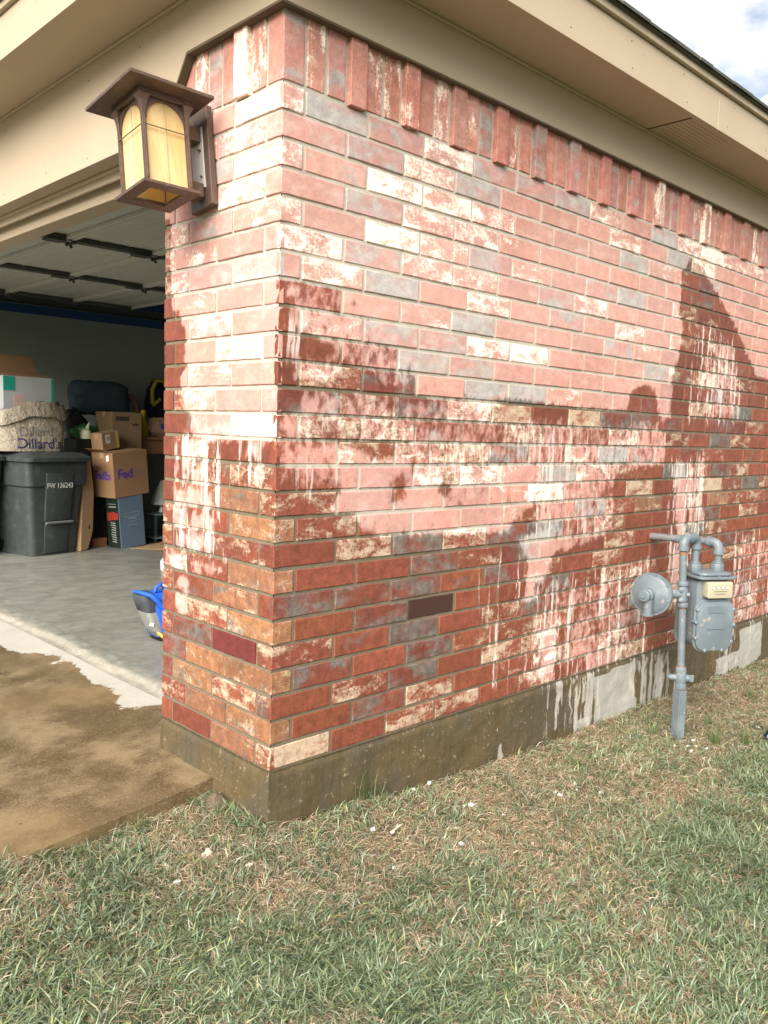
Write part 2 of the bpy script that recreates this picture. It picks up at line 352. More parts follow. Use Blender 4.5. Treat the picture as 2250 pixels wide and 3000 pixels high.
def drive_mat():
    m = NT('driveway_concrete'); p = m.pos(); sep = m.n('ShaderNodeSeparateColor', {0: m.attr('bmix').outputs['Color']})
    v = m.math('ADD', sep.outputs[2], m.math('MULTIPLY', m.math('SUBTRACT', m.noise(p, 11, 6, .65), .5), .95))
    wet = m.rng(v, .46, .54)
    n = m.noise(p, 5, 6, .62); n2 = m.noise(m.vm('MULTIPLY', p, (1.6, .8, 1)), 2.2, 4, .55); n3 = m.noise(p, 150, 3, .7)
    dry = m.mix(n, (.27,.25,.205), (.42,.395,.335))
    dry = m.mix(m.math('MULTIPLY', m.rng(m.noise(p, 40, 4), .62, .72), .3), dry, (.30,.25,.18))
    w = m.mix(m.rng(n, .35, .65), (.085,.056,.026), (.215,.158,.088)); w = m.mix(m.math('MULTIPLY', m.rng(n2, .42, .60), .7), w, (.092,.062,.030))
    w = m.mix(m.math('MULTIPLY', m.rng(n3, .50, .72), .42), w, (.38,.30,.20))
    w = m.mix(m.math('MULTIPLY', m.rng(m.noise(p, 1.3, 3, .5), .48, .66), .55), w, (.20,.135,.062))
    st = m.rng(m.noise(p, 22, 5, .7), .64, .70); w = m.mix(m.math('MULTIPLY', st, .45), w, (.045,.030,.016))
    h = m.math('ADD', m.math('MULTIPLY', n3, .8), m.noise(p, 40, 4, .6))
    return m.fin(m.mix(wet, dry, w), m.rng(wet, 0, 1, .9, m.rng(n2, .35, .65, .15, .38)), m.bump(h, .45, .004), spec=.5)
def gfloor_mat():
    m = NT('garage_concrete'); p = m.pos()
    n = m.noise(m.vm('MULTIPLY', p, (1.3, 2.0, 1)), 4.2, 6, .65, .6); n2 = m.noise(m.vm('MULTIPLY', p, (2, 5, 1)), 4, 5, .6, .8)
    c = m.mix(m.rng(n, .25, .75), (.140,.140,.116), (.215,.215,.182))
    c = m.mix(m.math('MULTIPLY', m.rng(n2, .58, .68), .35), c, (.27,.29,.265))
    sx = m.n('ShaderNodeSeparateXYZ', {0: p}).outputs[0]
    lip = m.math('ADD', sx, m.math('MULTIPLY', m.math('SUBTRACT', m.noise(p, 22, 5, .7), .5), .22))
    c = m.mix(m.rng(lip, .22, .38), m.mix(m.noise(p, 60, 4), (.20,.18,.135), (.44,.40,.33)), c)
    return m.fin(c, m.rng(n2, .3, .7, .30, .50), m.bump(m.math('ADD', n, m.noise(p, 30, 4)), .25, .004), spec=.45)
def soil_mat():
    m = NT('lawn_soil'); p = m.pos(); n = m.noise(p, 3.2, 5, .6); n2 = m.noise(p, 45, 5, .7); n3 = m.noise(p, 160, 3, .7)
    c = m.mix(n2, (.075,.052,.030), (.20,.150,.098)); c = m.mix(m.rng(n, .42, .60), c, m.mix(n3, (.15,.115,.072), (.32,.262,.19)))
    c = m.mix(m.math('MULTIPLY', m.rng(n3, .62, .70), .5), c, (.36,.31,.24))
    far = m.rng(m.n('ShaderNodeVectorMath', {0: m.vm('SUBTRACT', p, (.8, -.8, -.2))}, operation='LENGTH').outputs['Value'], 3.6, 4.6)
    c = m.mix(far, c, m.mix(n3, (.045,.065,.026), (.085,.11,.045)))
    return m.fin(c, .95, m.bump(m.math('ADD', n2, m.math('MULTIPLY', n3, .6)), .9, .012), spec=.2)
def tan_mat():
    m = NT('tan_trim_paint'); p = m.pos(); n = m.noise(p, 3, 4); g = m.noise(m.vm('MULTIPLY', p, (3, 3, 160)), 1, 3, .6)
    c = m.mix(n, (.40,.315,.215), (.455,.365,.26))
    c = m.mix(m.math('MULTIPLY', m.rng(m.noise(p, 38, 4), .68, .75), .45), c, (.22,.15,.09))
    return m.fin(c, .58, m.bump(g, .18, .003), spec=.35)
M_BRICK, M_MORTAR, M_PLINTH, M_DRIVE, M_GFLOOR, M_SOIL, M_TAN = brick_mat(), mortar_mat(), plinth_mat(), drive_mat(), gfloor_mat(), soil_mat(), tan_mat()

# ------------------------------------------------------------------ ground
def gz(x, y):
    x = np.asarray(x, float); y = np.asarray(y, float)
    z = -.185 - .075*sstep(x/1.2) - .03*sstep((x-1.2)/2.5) - .015*sstep(-x/.8)
    z = z - .06*sstep((y-.34)/.15)
    z = z - .12*np.clip(-y, 0, .5) - .03*np.clip(-y-.5, 0, 30)
    return z + (vnoise(x, y, 5, 1)-.5)*.022 + (vnoise(x, y, 17, 2)-.5)*.012
def sheet(name, xs, ys, zf, mat, attrf=None, skip=None):
    X, Y = np.meshgrid(xs, ys); Z = zf(X, Y); nx, ny = len(xs), len(ys)
    v = np.c_[X.ravel(), Y.ravel(), Z.ravel()]
    f = [(j*nx+i, j*nx+i+1, (j+1)*nx+i+1, (j+1)*nx+i) for j in range(ny-1) for i in range(nx-1) if not (skip and skip((xs[i]+xs[i+1])/2, (ys[j]+ys[j+1])/2))]
    me = bpy.data.meshes.new(name); me.from_pydata(v.tolist(), [], f); me.shade_smooth(); me.materials.append(mat)
    if attrf is not None:
        w = attrf(X.ravel(), Y.ravel()); set_attr(me, 'bmix', np.c_[w*0, w*0, w, w*0+1])
    return link(name, me)
xs = np.r_[np.array([-400,-120,-40,-14,-6,-3.5,-2.2]), np.arange(-1.6, 4.6, .04), np.array([5,6,8,14,40,120,400])]
ys = np.r_[np.array([-400,-120,-40,-14,-6,-3.5,-2.4]), np.arange(-1.9, .6, .04), np.array([.8,2,6,14,40,120,400])]
lawn = tag(sheet('lawn', xs, ys, gz, M_SOIL), kind='structure')
DSL = lambda x: -.114 + .1*np.asarray(x, float)
def drive_z(X, Y):
    return DSL(np.maximum(X, -.7)) + (vnoise(X, Y, 3, 5)-.5)*.006
edge = 0.30
DW = [(-9, 8), (-9, 2.4)] + [(x-.0, y) for x, y in DRIVE_WET] + [(.205,.6),(.26,.2),(-9,.2)]
DWP = [(-20, 2.6)] + [(0.03, 2.6)] + DRIVE_WET + [(.30,.95),(.30,.0),(-20,.0)]
def drive_wet(X, Y):
    w = np.clip(.5 - sdist(X, Y, DWP)/.16, 0, 1); w = np.where(w > .98, 1.4, np.where(w < .02, -.4, w))
    far = np.clip((2.5-Y)/.3, 0, 1)*0 + 1
    # the driveway dries out towards its outer corner
    d = np.clip(.5 - sdist(X, Y, [(-.70,.25),(-.52,.25),(-.30,.305),(-.36,.335),(-.50,.335),(-.55,.36),(-.70,.40)])/.03, 0, 1)
    return w*(1-.45*d)
xs = np.r_[np.array([-8,-5,-3,-2,-1.2]), np.arange(-.62, .221, .02)]
ys = np.r_[np.array([.296]), np.arange(.32, 3.0, .025), np.array([3.4,4,5,5.45])]
drive = sheet('driveway', xs, ys, drive_z, M_DRIVE, drive_wet, skip=lambda x, y: x < -.62 and y < .95)
bm = bmesh.new(); bm.from_mesh(drive.data)                      # give the slab its thickness
be = [e for e in bm.edges if e.is_boundary]
ret = bmesh.ops.extrude_edge_only(bm, edges=be)
for v in [g for g in ret['geom'] if isinstance(g, bmesh.types.BMVert)]: v.co.z -= .16
bmesh.ops.recalc_face_normals(bm, faces=bm.faces); bm.to_mesh(drive.data); bm.free()
drive.data.set_sharp_from_angle(angle=R(40)); tag(drive, kind='structure')
xs = np.r_[np.arange(.222, .42, .012), np.arange(.45, 6.7, .25)]; ys = np.r_[np.arange(.05, 3.4, .03), np.arange(3.5, 6.1, .2)]
def gfz(X, Y):
    e = .262 + (vnoise(Y, X*0, 9, 3)-.5)*.05 + (vnoise(Y, X*0, 33, 4)-.5)*.03
    return -.096 + .018*sstep((X-e+.02)/.04) + np.where(X < .4, (vnoise(X, Y, 60, 7)-.5)*.006, 0)
gf = tag(sheet('garage_floor', xs, ys, gfz, M_GFLOOR), kind='structure')
FZ = -.078
# ------------------------------------------------------------------ the brick garage
C, L, H0, S0, WF, ENDX = .0762, .24635, .078, .238, .638, 6.9   # course, brick pitch, header, corner stretcher, pier width, side length
J = .0112                                                       # joint
house = thing('brick_garage', (0, 0, -.2), 'red brick garage corner with tan eaves, half soaked with water', 'garage')
SIDE = """cGgcggGcrGcCcccr|rgcGrrrcrGCrrrrr|crCCcrrrGrrgrrrr|rgccrrrrrrgrrrrr|crCcgrrgGrcddrrr|cgccrgcrrrcdrrrr|rcGrcrgrcrcdrrrc|rrrGrrrgrddcrrrr|rcggcCrrrGdCdcrr|rrGgrrrrrddgrrcr
dcgrGGrrrgdcrGrr|gdgcCdCgggrggcrr|rccdrcrrcrcrGcrr|rccCgrrGgrgrrrrc|rrrccrGcrrGrgcrr|crrrrCrrCdrCdGrr|ocrrrrrgrodcorrr|rcgcgGrcrddgrcrr|orrgrgrrcrdGcrrr|gggrgrrcdrdrgcrr
orgkrrgrcrrdrcrr|rrGrcgrrcrrcdrrc|ogrgrrcrrgrcrrrr|rrgrccrrgrcrrgrr|orgcrrcrcrrcrrcr|Crccrcrrcrcrrcrr""".replace('\n', '|').split('|')
FRONT = "Crr|rcr|Cgr|rcrr|rgc|rrrr|Ggc|rrrr|rcd|rCrd|rrd|rrcr|Cgd|ddrd|crdd|cord|orr|ddgc|orc|dorc|ocr|dDgc|oog|dcod|ood|cod".split('|')
CB = {'r': (.275,.080,.042), 'd': (.215,.060,.033), 'D': (.150,.028,.026), 'c': (.265,.076,.040), 'C': (.34,.12,.065), 'g': (.240,.066,.042), 'G': (.18,.090,.068), 'o': (.345,.160,.080), 'k': (.055,.028,.020), 's': (.30,.075,.05)}
CM = {'r': (.0,.0), 'd': (0,0), 'D': (0,0), 'c': (.42,.0), 'C': (.74,0), 'g': (0,.42), 'G': (0,.68), 'o': (.14,.20), 'k': (0,0), 's': (.2,.2)}
def dry(u, z): return np.zeros(len(u))
fs_ = lambda u, z, d: (u, d, z)          # side wall: face looks towards -y
ff_ = lambda u, z, d: (d, u, z)          # front pier: face looks towards -x
def side_run(u, z): return paint(u, z, SIDE_RUN, soft=.10)
def front_run(u, z): return paint(u, z, FRONT_RUN, soft=.06)
RUNF = {side_wet: side_run, front_wet: front_run}
def set_run(me, r): a = me.attributes.new('run', 'FLOAT', 'POINT'); a.data.foreach_set('value', np.ascontiguousarray(r, dtype=np.float32))
class Brick:
    """one brick, built from one or two visible faces with worn, rounded arrises"""
    def __init__(s): s.v = []; s.f = []; s.c = []; s.m = []; s.r = []
    def face(s, kind, u0, u1, z0, z1, proud=0., depth=.016, fn=None, wetf=None, nu=8, nv=3, seedv=None):
        e = .0019
        us = [u0, u0+e]+[u0+e+(u1-u0-2*e)*i/(nu-2) for i in range(1, nu-2)]+[u1-e, u1]
        zs = [z0, z0+e]+[z0+e+(z1-z0-2*e)*i/(nv-1) for i in range(1, nv-1)]+[z1-e, z1]
        sd_ = random.random() if seedv is None else seedv
        j = random.uniform(.84, 1.16); h = random.uniform(-.05, .05)
        bc = CB[kind]; bc = (bc[0]*j, bc[1]*j*(1+h), bc[2]*j*(1-h))
        cr, gr = CM[kind]
        if kind in 'rd' and random.random() < .22: cr = random.uniform(.10, .28)
        if kind in 'rd' and random.random() < .18: gr = random.uniform(.10, .25)
        if kind in 'cC': cr = min(.95, cr*random.uniform(.75, 1.25))
        if kind in 'gG': gr = min(.95, gr*random.uniform(.8, 1.2))
        off = random.uniform(-.13, .13); o0 = len(s.v); f0 = len(s.f); nU, nZ = len(us), len(zs)
        tl = random.uniform(-.0008, .0008)
        def P(u, z, d): return fn(u, z, d)
        for j_, z in enumerate(zs):
            for i, u in enumerate(us):
                rim = i in (0, nU-1) or j_ in (0, nZ-1)
                ju = random.uniform(-.0012, .0012) if rim else 0
                d = -proud + (.0021 if rim else random.uniform(-.0004, .0004)) + tl*(u-u0)/(u1-u0)*2
                s.v.append(P(u+(ju if j_ not in (0, nZ-1) else 0), z+(ju if j_ in (0, nZ-1) else 0), d))
        for j_ in range(nZ-1):
            for i in range(nU-1): s.f.append((o0+j_*nU+i, o0+j_*nU+i+1, o0+(j_+1)*nU+i+1, o0+(j_+1)*nU+i))
        ring = [i for i in range(nU)]+[j_*nU+nU-1 for j_ in range(1, nZ)]+[(nZ-1)*nU+i for i in range(nU-2, -1, -1)]+[j_*nU for j_ in range(nZ-2, 0, -1)]
        ringp = [(us[k % nU], zs[k//nU]) for k in ring]; o1 = len(s.v)
        s.v += [P(u, z, depth) for u, z in ringp]; n = len(ring)
        s.f += [(o0+ring[k], o1+k, o1+(k+1) % n, o0+ring[(k+1) % n]) for k in range(n)]
        if fn is ff_: s.f[f0:] = [t[::-1] for t in s.f[f0:]]
        allp = [(us[k % nU], zs[k//nU]) for k in range(nU*nZ)]+ringp
        U = np.array([a for a, b in allp]); Z = np.array([b for a, b in allp])
        w = wetf(U, Z); w = np.clip(np.where((w > .02) & (w < .98), w+off, w), 0, 1)
        s.c += [(bc[0], bc[1], bc[2], sd_)]*len(allp); s.m += [(cr, gr, x, 0. if wetf is dry else 1.) for x in w]
        rn = RUNF[wetf](U, Z) if wetf in RUNF else np.zeros(len(U)); s.r += list(rn)
        return s
    def data(s, ctr):
        me = bpy.data.meshes.new('brick'); c = np.array(ctr)
        me.from_pydata((np.array([tuple(v) for v in s.v])-c).tolist(), [], s.f)
        me.shade_smooth(); me.set_sharp_from_angle(angle=R(24)); me.materials.append(M_BRICK)
        set_run(me, s.r); set_attr(me, 'bcol', s.c); set_attr(me, 'bmix', s.m); return me
def dry(u, z): return np.zeros(len(u))
bricks = []
for ci in range(26):
    zb = (25-ci)*C; z0, z1 = zb+J/2, zb+C-J/2
    dz = random.uniform(-.001, .001); z0 += dz; z1 += dz
    odd = ci % 2 == 0
    ts, tf = SIDE[ci], FRONT[ci]
    b = Brick(); sd_ = random.random(); pr = random.uniform(-.001, .0015)
    b.face(ts[0], -pr, (H0 if odd else S0)-J/2, z0, z1, pr, fn=fs_, wetf=side_wet, nu=5 if odd else 9, seedv=sd_)
    b.face(tf[0], -pr, (S0 if odd else H0)-J/2, z0, z1, pr, fn=ff_, wetf=front_wet, nu=9 if odd else 5, seedv=sd_)
    bricks.append((0, b, (.03, .03, (z0+z1)/2)))
    u = H0 if odd else S0; k = 1
    while u < ENDX:
        u1 = u+L+random.uniform(-.003, .003); kind = ts[k] if k < len(ts) else random.choice('rrrrdccgrG')
        # the gas pipe leaves the wall beside one brick
        b = Brick().face(kind, u+J/2, u1-J/2, z0+random.uniform(-.0007, .0007), z1, random.uniform(-.001, .002), fn=fs_, wetf=side_wet)
        bricks.append((math.hypot(u-CAM.x, CAM.y), b, ((u+u1)/2, .01, (z0+z1)/2))); u = u1; k += 1
    u = S0 if odd else H0; k = 1
    while u < WF-.02:
        u1 = min(u+L, WF+J/2); last = u1 >= WF-.03
        if last: u1 = WF+J/2
        kind = tf[k] if k < len(tf) else 'r'
        b = Brick().face(kind, u+J/2, u1-J/2, z0, z1, random.uniform(-.001, .002), depth=.09 if last else .016, fn=ff_, wetf=front_wet, nu=5 if u1-u < .15 else 8)
        bricks.append((1.5, b, (.01, (u+u1)/2, (z0+z1)/2))); u = u1; k += 1
# mortar sheets (the joints lie back from the brick faces)
def mortar(name, us, zs, fn, wetf, mat, base=None):
    U, Z = np.meshgrid(us, zs); nu = len(us); w = wetf(U.ravel(), Z.ravel())
    d = .0042 + (vnoise(U.ravel(), Z.ravel(), 60, 8)-.5)*.0022
    v = [fn(a, b, c) for a, b, c in zip(U.ravel(), Z.ravel(), d)]
    f = [(j*nu+i, j*nu+i+1, (j+1)*nu+i+1, (j+1)*nu+i) for j in range(len(zs)-1) for i in range(nu-1)]
    return v, f, w
zs = np.arange(-.004, 2.262, .0127)
v1, f1, w1 = mortar('m', np.r_[.0058, np.arange(.02, ENDX+.02, .0246)], zs, fs_, side_wet, M_MORTAR)
v2, f2, w2 = mortar('m', np.r_[.0058, np.arange(.02, WF-.004, .0205), WF-.003], zs, ff_, front_wet, M_MORTAR)
n1 = len(v1); n2 = len(v2)
core = G(); core.v = v1+v2; core.f = f1+[tuple(i+n1 for i in f) for f in f2]
core.add([(.0058, WF-.003, -.004), (.0058, WF-.003, 2.26), (.11, WF-.003, 2.26), (.11, WF-.003, -.004), (.11, .11, -.004), (.11, .11, 2.26), (ENDX, .11, -.004), (ENDX, .11, 2.26)],
         [(0, 1, 2, 3), (3, 2, 5, 4), (4, 5, 7, 6)])
me = bpy.data.meshes.new('wall'); me.from_pydata(core.v, [], core.f); me.shade_smooth(); me.set_sharp_from_angle(angle=R(50)); me.materials.append(M_MORTAR)
w = np.r_[w1, w2, np.zeros(8)]; A1 = np.array(v1); A2 = np.array(v2); set_run(me, np.r_[side_run(A1[:, 0], A1[:, 2]), front_run(A2[:, 1], A2[:, 2]), np.zeros(8)]); set_attr(me, 'bmix', np.c_[w*0, w*0, w, w*0+1])
wall = link('wall', me, house)
bricks.sort(key=lambda t: t[0])
for d, b, c in bricks[:300]:
    o = bpy.data.objects.new('brick', b.data(c)); col.objects.link(o); o.parent = wall; o.location = c
far = Brick()
for d, b, c in bricks[300:]:
    o_ = len(far.v); far.v += b.v; far.f += [tuple(i+o_ for i in f) for f in b.f]; far.c += b.c; far.m += b.m; far.r += b.r
o = bpy.data.objects.new('far_bricks', far.data((0, 0, 0))); col.objects.link(o); o.parent = wall; tag(o, kind='stuff')
# soldier course: bricks on end under the eave, every third one set proud
SS = "rrgrrcrrcrrgrrrgrrgrrrgrgrrcrgrgrcrrrgrrrcrgrrrrgrrcrrgrrrrgrrrr"
Z0, Z1 = 26*C+J/2, 26*C+.247
def vface(kind, u0, u1, proud, fn, nu=4, seedv=None):
    return Brick().face(kind, u0, u1, Z0+(-.006 if proud > .005 else 0)+random.uniform(-.002, .002), Z1, proud, depth=.016, fn=fn, wetf=dry, nu=nu, nv=6, seedv=seedv)
k = 1; u = H0
b = Brick(); b.face('g', 0, H0-J/2, Z0, Z1, 0, fn=fs_, wetf=dry, nu=4, nv=6, seedv=.3); b.face('r', 0, H0-J/2, Z0, Z1, 0, fn=ff_, wetf=dry, nu=4, nv=6, seedv=.31)
sold = [(b, (.03, .03, 2.1))]
while u < ENDX:
    pr = .015 if k % 3 == 0 else random.uniform(-.001, .001)
    sold.append((vface(SS[k % len(SS)], u+J/2, u+C-J/2, pr, fs_), (u+C/2, 0, 2.1))); u += C; k += 1
u = H0; k = 1
while u < .56:
    pr = .015 if k == 2 else random.uniform(-.001, .001)
    sold.append((vface(['g', 'c', 'C', 'r', 'g', 'c', 'r', 'r'][k], u+J/2, u+C-J/2, pr, ff_), (0, u+C/2, 2.1))); u += C; k += 1
sold.sort(key=lambda t: t[1][0])
for b, c in sold[:80]:
    o = bpy.data.objects.new('soldier_brick', b.data(c)); col.objects.link(o); o.parent = wall; o.location = c
far2 = Brick()
for b, c in sold[80:]:
    o_ = len(far2.v); far2.v += b.v; far2.f += [tuple(i+o_ for i in f) for f in b.f]; far2.c += b.c; far2.m += b.m; far2.r += b.r
if far2.v:
    o = bpy.data.objects.new('far_soldier_bricks', far2.data((0, 0, 0))); col.objects.link(o); o.parent = wall; tag(o, kind='stuff')
# poured foundation
us = np.arange(-.004, ENDX, .022); zs = np.r_[np.arange(-.55, -.25, .06), np.arange(-.25, .0, .0115), -.0015]
def fpatch(us, zs, wetf, fn, seed):
    U, Z = np.meshgrid(us, zs); nu = len(us); U = U.ravel(); Z = Z.ravel()
    d = -.004 + (vnoise(U, Z, 9, seed)-.5)*.010 + (vnoise(U, Z, 40, seed+1)-.5)*.004 + .010*np.clip((Z+.02)/.02, 0, 1)
    d = d*np.clip((U+.004)/.05, 0, 1) - .004*(1-np.clip((U+.004)/.05, 0, 1))
    d = np.where(U <= -.003, -.004, d)
    return [fn(a, b, c) for a, b, c in zip(U, Z, d)], [(j*nu+i, j*nu+i+1, (j+1)*nu+i+1, (j+1)*nu+i) for j in range(len(zs)-1) for i in range(nu-1)], wetf(U, Z)
pw = lambda u, z: paint(u, z, PLINTH_WET, base=1., soft=.015)
v1, f1, w1 = fpatch(us, zs, pw, fs_, 21)
v2, f2, w2 = fpatch(np.r_[np.arange(-.004, WF-.02, .022), WF-.004], zs, lambda u, z: np.ones(len(u)), ff_, 25)
g = G(); g.v = v1+v2; g.f = f1+[tuple(i+len(v1) for i in f) for f in f2]
g.add([(-.004, -.004, -.0015), (ENDX, -.004, -.0015), (ENDX, .2, -.0015), (.2, .2, -.0015), (.2, WF-.004, -.0015), (-.004, WF-.004, -.0015)], [(0, 1, 2, 3), (0, 3, 4, 5)])
g.add([(-.004, WF-.004, -.55), (.22, WF-.004, -.55), (.22, WF-.004, -.0015), (-.004, WF-.004, -.0015)], [(0, 1, 2, 3)])
me = bpy.data.meshes.new('foundation'); me.from_pydata(g.v, [], g.f); me.shade_smooth(); me.set_sharp_from_angle(angle=R(45)); me.materials.append(M_PLINTH)
w = np.r_[w1, w2, np.ones(10)]; A1 = np.array(v1); set_run(me, np.r_[side_run(A1[:, 0], A1[:, 2]), np.zeros(len(v2)+10)]); set_attr(me, 'bmix', np.c_[w*0, w*0, w, w*0+1]); link('foundation', me, house)
# ------------------------------------------------------------------ eaves
FB, SZ, OV = 2.176, 2.342, .238           # frieze bottom, soffit level, overhang
YE = 6.6
g = G(); g.span((-.024, -.024, FB), (7.15, -.002, SZ+.02)); g.build('frieze_board', M_TAN, house, bev=.002)
HB = 1.972
g = G(); g.prism([(-.0235, FB), (.455, FB), (.612, HB), (YE, HB), (YE, SZ+.02), (-.0235, SZ+.02)], lambda a, b, t: (t, a, b), -.0245, -.003); g.build('header_board', M_TAN, house, bev=.002)
M_DARKTRIM = simple('weathered_trim_edge', (.10,.072,.042), .8)
g = G(); g.span((-.030, -.030, FB-.007), (7.15, -.003, FB-.0005)); g.build('caulk_bead', M_DARKTRIM, house)
g = G(); g.prism([(-.03, FB-.0075), (.456, FB-.0075), (.615, HB-.0075), (.62, HB-.003), (.459, FB+.001), (-.03, FB-.0006)], lambda a, b, t: (t, a, b), -.031, -.003); g.build('caulk_bead', M_DARKTRIM, house)
# underside of the opening, stops and inner jamb
g = G(); g.span((-.003, .6405, HB+.002), (.165, YE, HB+.03)); g.build('header_underside', M_TAN, house)
g = G(); g.span((.060, WF+.0045, HB-.040), (.072, YE, HB+.0015)); g.span((.046, WF+.0045, HB-.012), (.0595, YE, HB+.0010)); g.build('stop_moulding', M_TAN, house, bev=.003)
g = G(); g.span((.1, WF+.0045, HB-.085), (.19, YE, HB-.0005)); g.build('head_jamb', M_TAN, house, bev=.004)
g = G(); g.span((.115, WF+.002, FZ-.0), (.215, WF+.03, HB-.086)); g.build('side_jamb', M_TAN, house, bev=.004)
# soffit panels, one with a vent
def soffit(x0, x1, y0, y1, name, vent=False):
    g = G(); g.span((x0, y0, SZ), (x1, y1, SZ+.008)); o = g.build(name, M_TAN, house, bev=.0012)
    return o
soffit(-OV+.002, 1.9-.003, -OV+.002, -.0245, 'soffit_panel'); 
vp = soffit(1.905, 2.30, -OV+.002, -.0245, 'vent_panel'); soffit(2.303, 7.15, -OV+.002, -.0245, 'soffit_panel')
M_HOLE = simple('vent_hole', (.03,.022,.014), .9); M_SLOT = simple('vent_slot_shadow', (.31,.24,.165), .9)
for ix in range(12):
    g = G()
    for iy in range(9): g.box((1.935+ix*.030, -.215+iy*.021, SZ-.0006), (.022, .0022, .0012))
    g.build('vent_slot', M_SLOT, vp)
g = G(); g.span((1.8975, -OV+.004, SZ-.0015), (1.9045, -.026, SZ+.006)); g.build('panel_joint', M_HOLE, house)
soffit(-OV+.002, -.0245, -.0235, 2.6, 'soffit_panel'); soffit(-OV+.002, -.0245, 2.604, YE, 'soffit_panel')
for a, b in (((-.0355, -.0355, SZ-.010), (7.15, -.0245, SZ-.0005)), ((-.0355, -.0245, SZ-.010), (-.0245, YE, SZ-.0005))):
    g = G(); g.span(a, b); g.build('cove_strip', M_TAN, house, bev=.003)
# fascia and roof edge
for x0, x1 in ((-OV-.02, 2.083), (2.085, 7.15)):
    g = G(); g.span((x0, -OV-.02, SZ-.004), (x1, -OV+.001, SZ+.148)); g.build('fascia_board', M_TAN, house, bev=.0015)
g = G(); g.span((-OV-.0205, -OV+.0015, SZ-.0045), (-OV+.001, YE, SZ+.148)); g.build('fascia_board', M_TAN, house, bev=.0015)
for x0, x1 in ((-OV-.037, 2.40), (2.403, 7.15)):
    g = G(); g.span((x0, -OV-.037, SZ+.152), (x1, -OV+.0, SZ+.186)); g.build('eave_trim', M_TAN, house, bev=.003)
g = G(); g.span((-OV-.0375, -OV+.0005, SZ+.152), (-OV, YE, SZ+.1865)); g.build('eave_trim', M_TAN, house, bev=.003)
M_NAIL = simple('nail_head_stain', (.12,.085,.05), .7)
for x in np.arange(.15, 4.6, .41):
    for z in (SZ+.03, SZ+.118):
        g = G(); g.lathe([(.0032, 0), (.0032, .0007)], (x+random.uniform(-.03, .03), -OV-.0202, z+random.uniform(-.006, .006)), (0, -1, 0), 8); g.build('nail_head', M_NAIL, house)
for y in np.arange(.75, 2.4, .41):
    for z in (HB+.04, HB+.30):
        g = G(); g.lathe([(.0032, 0), (.0032, .0007)], (-.0247, y+random.uniform(-.03, .03), z+random.uniform(-.01, .01)), (-1, 0, 0), 8); g.build('nail_head', M_NAIL, house)
def shingle_mat():
    m = NT('asphalt_shingle'); p = m.pos(); n = m.noise(p, 240, 2, .6); n2 = m.noise(p, 5, 4)
    c = m.mix(n, (.03,.03,.026), (.15,.145,.12)); c = m.mix(m.math('MULTIPLY', n2, .5), c, (.07,.075,.055))
    return m.fin(c, .95, m.bump(n, .7, .003), spec=.2)
M_SH = shingle_mat()
SL = .42; E0 = OV+.05; RZ = SZ+.19
def rp(a, d, t): return (a, -E0+d, RZ+SL*d+t)      # side slope
def rq(a, d, t): return (-E0+d, a, RZ+SL*d+t)      # front slope
g = G(); D = 4.0
g.add([rp(-E0, 0, 0), rp(7.2, 0, 0), rp(7.2, D, 0), rp(-E0+D, D, 0), rp(-E0, 0, -.012), rp(7.2, 0, -.012)], [(0, 1, 2, 3), (0, 4, 5, 1)])
g.add([rq(-E0, 0, 0), rq(YE, 0, 0), rq(YE, D, 0), rq(-E0+D, D, 0), rq(-E0, 0, -.012), rq(YE, 0, -.012)], [(0, 1, 2, 3), (0, 4, 5, 1)])
g.add([rp(-E0, 0, -.013), rp(7.2, 0, -.013), (7.2, -OV+.02, RZ-.010), (-OV+.02, -OV+.02, RZ-.010)], [(0, 1, 2, 3)])
g.add([rq(-E0, 0, -.013), rq(YE, 0, -.013), (-OV+.02, YE, RZ-.010), (-OV+.02, -OV+.02, RZ-.010)], [(0, 1, 2, 3)])
roof = g.build('roof', M_SH, house)
for row in range(3):
    for fn, lim in ((rp, 5.6), (rq, 3.6)):
        a = -E0 - .006 + row*.14 + (.11 if row % 2 else 0)
        while a < lim:
            wd = random.choice((.10, .13, .16, .19)); g = G(); t = .0055+random.uniform(0, .004); d0 = row*.14-.006-random.uniform(0, .006)
            g.add([fn(a, d0, t), fn(a+wd, d0+random.uniform(-.003, .003), t), fn(a+wd, d0+.15, .0015), fn(a, d0+.15, .0015),
                   fn(a, d0, -.004), fn(a+wd, d0, -.004)], [(0, 1, 2, 3), (0, 4, 5, 1), (0, 3, 4), (1, 5, 2)])
            g.build('shingle', M_SH, roof); a += wd+.003
# ------------------------------------------------------------------ inside of the garage
M_GWALL = simple('grey_green_wallboard', (.24,.275,.25), .8, .08, 2, .15, 30)
M_CEIL = simple('ceiling_board', (.45,.45,.40), .9)
M_NAVY = simple('blue_painted_band', (.015,.055,.16), .6)
g = G(); g.span((.165, 6.02, -.6), (6.7, 6.12, 2.46)); g.build('interior_wall', M_GWALL, house)
g = G(); g.span((.30, 6.012, 1.995), (6.66, 6.0195, 2.38)); g.build('wall_band', M_NAVY, house)
g = G(); g.span((6.6, .1112, -.6), (6.9, 6.0195, 2.46)); g.build('interior_wall', M_GWALL, house)
g = G(); g.span((.17, .1105, -.075), (6.6, .135, 2.45)); g.build('interior_wall', M_GWALL, house)
g = G(); g.span((.166, .135, 2.40), (6.6, 6.02, 2.44)); g.build('ceiling', M_CEIL, house)
g = G(); g.span((.1665, .136, HB+.031), (.20, 6.0195, 2.399)); g.build('header_back', M_GWALL, house)
g = G(); g.span((.0, 5.52, -.5), (.30, 6.12, HB+.002)); g.build('far_pier', M_GWALL, house)
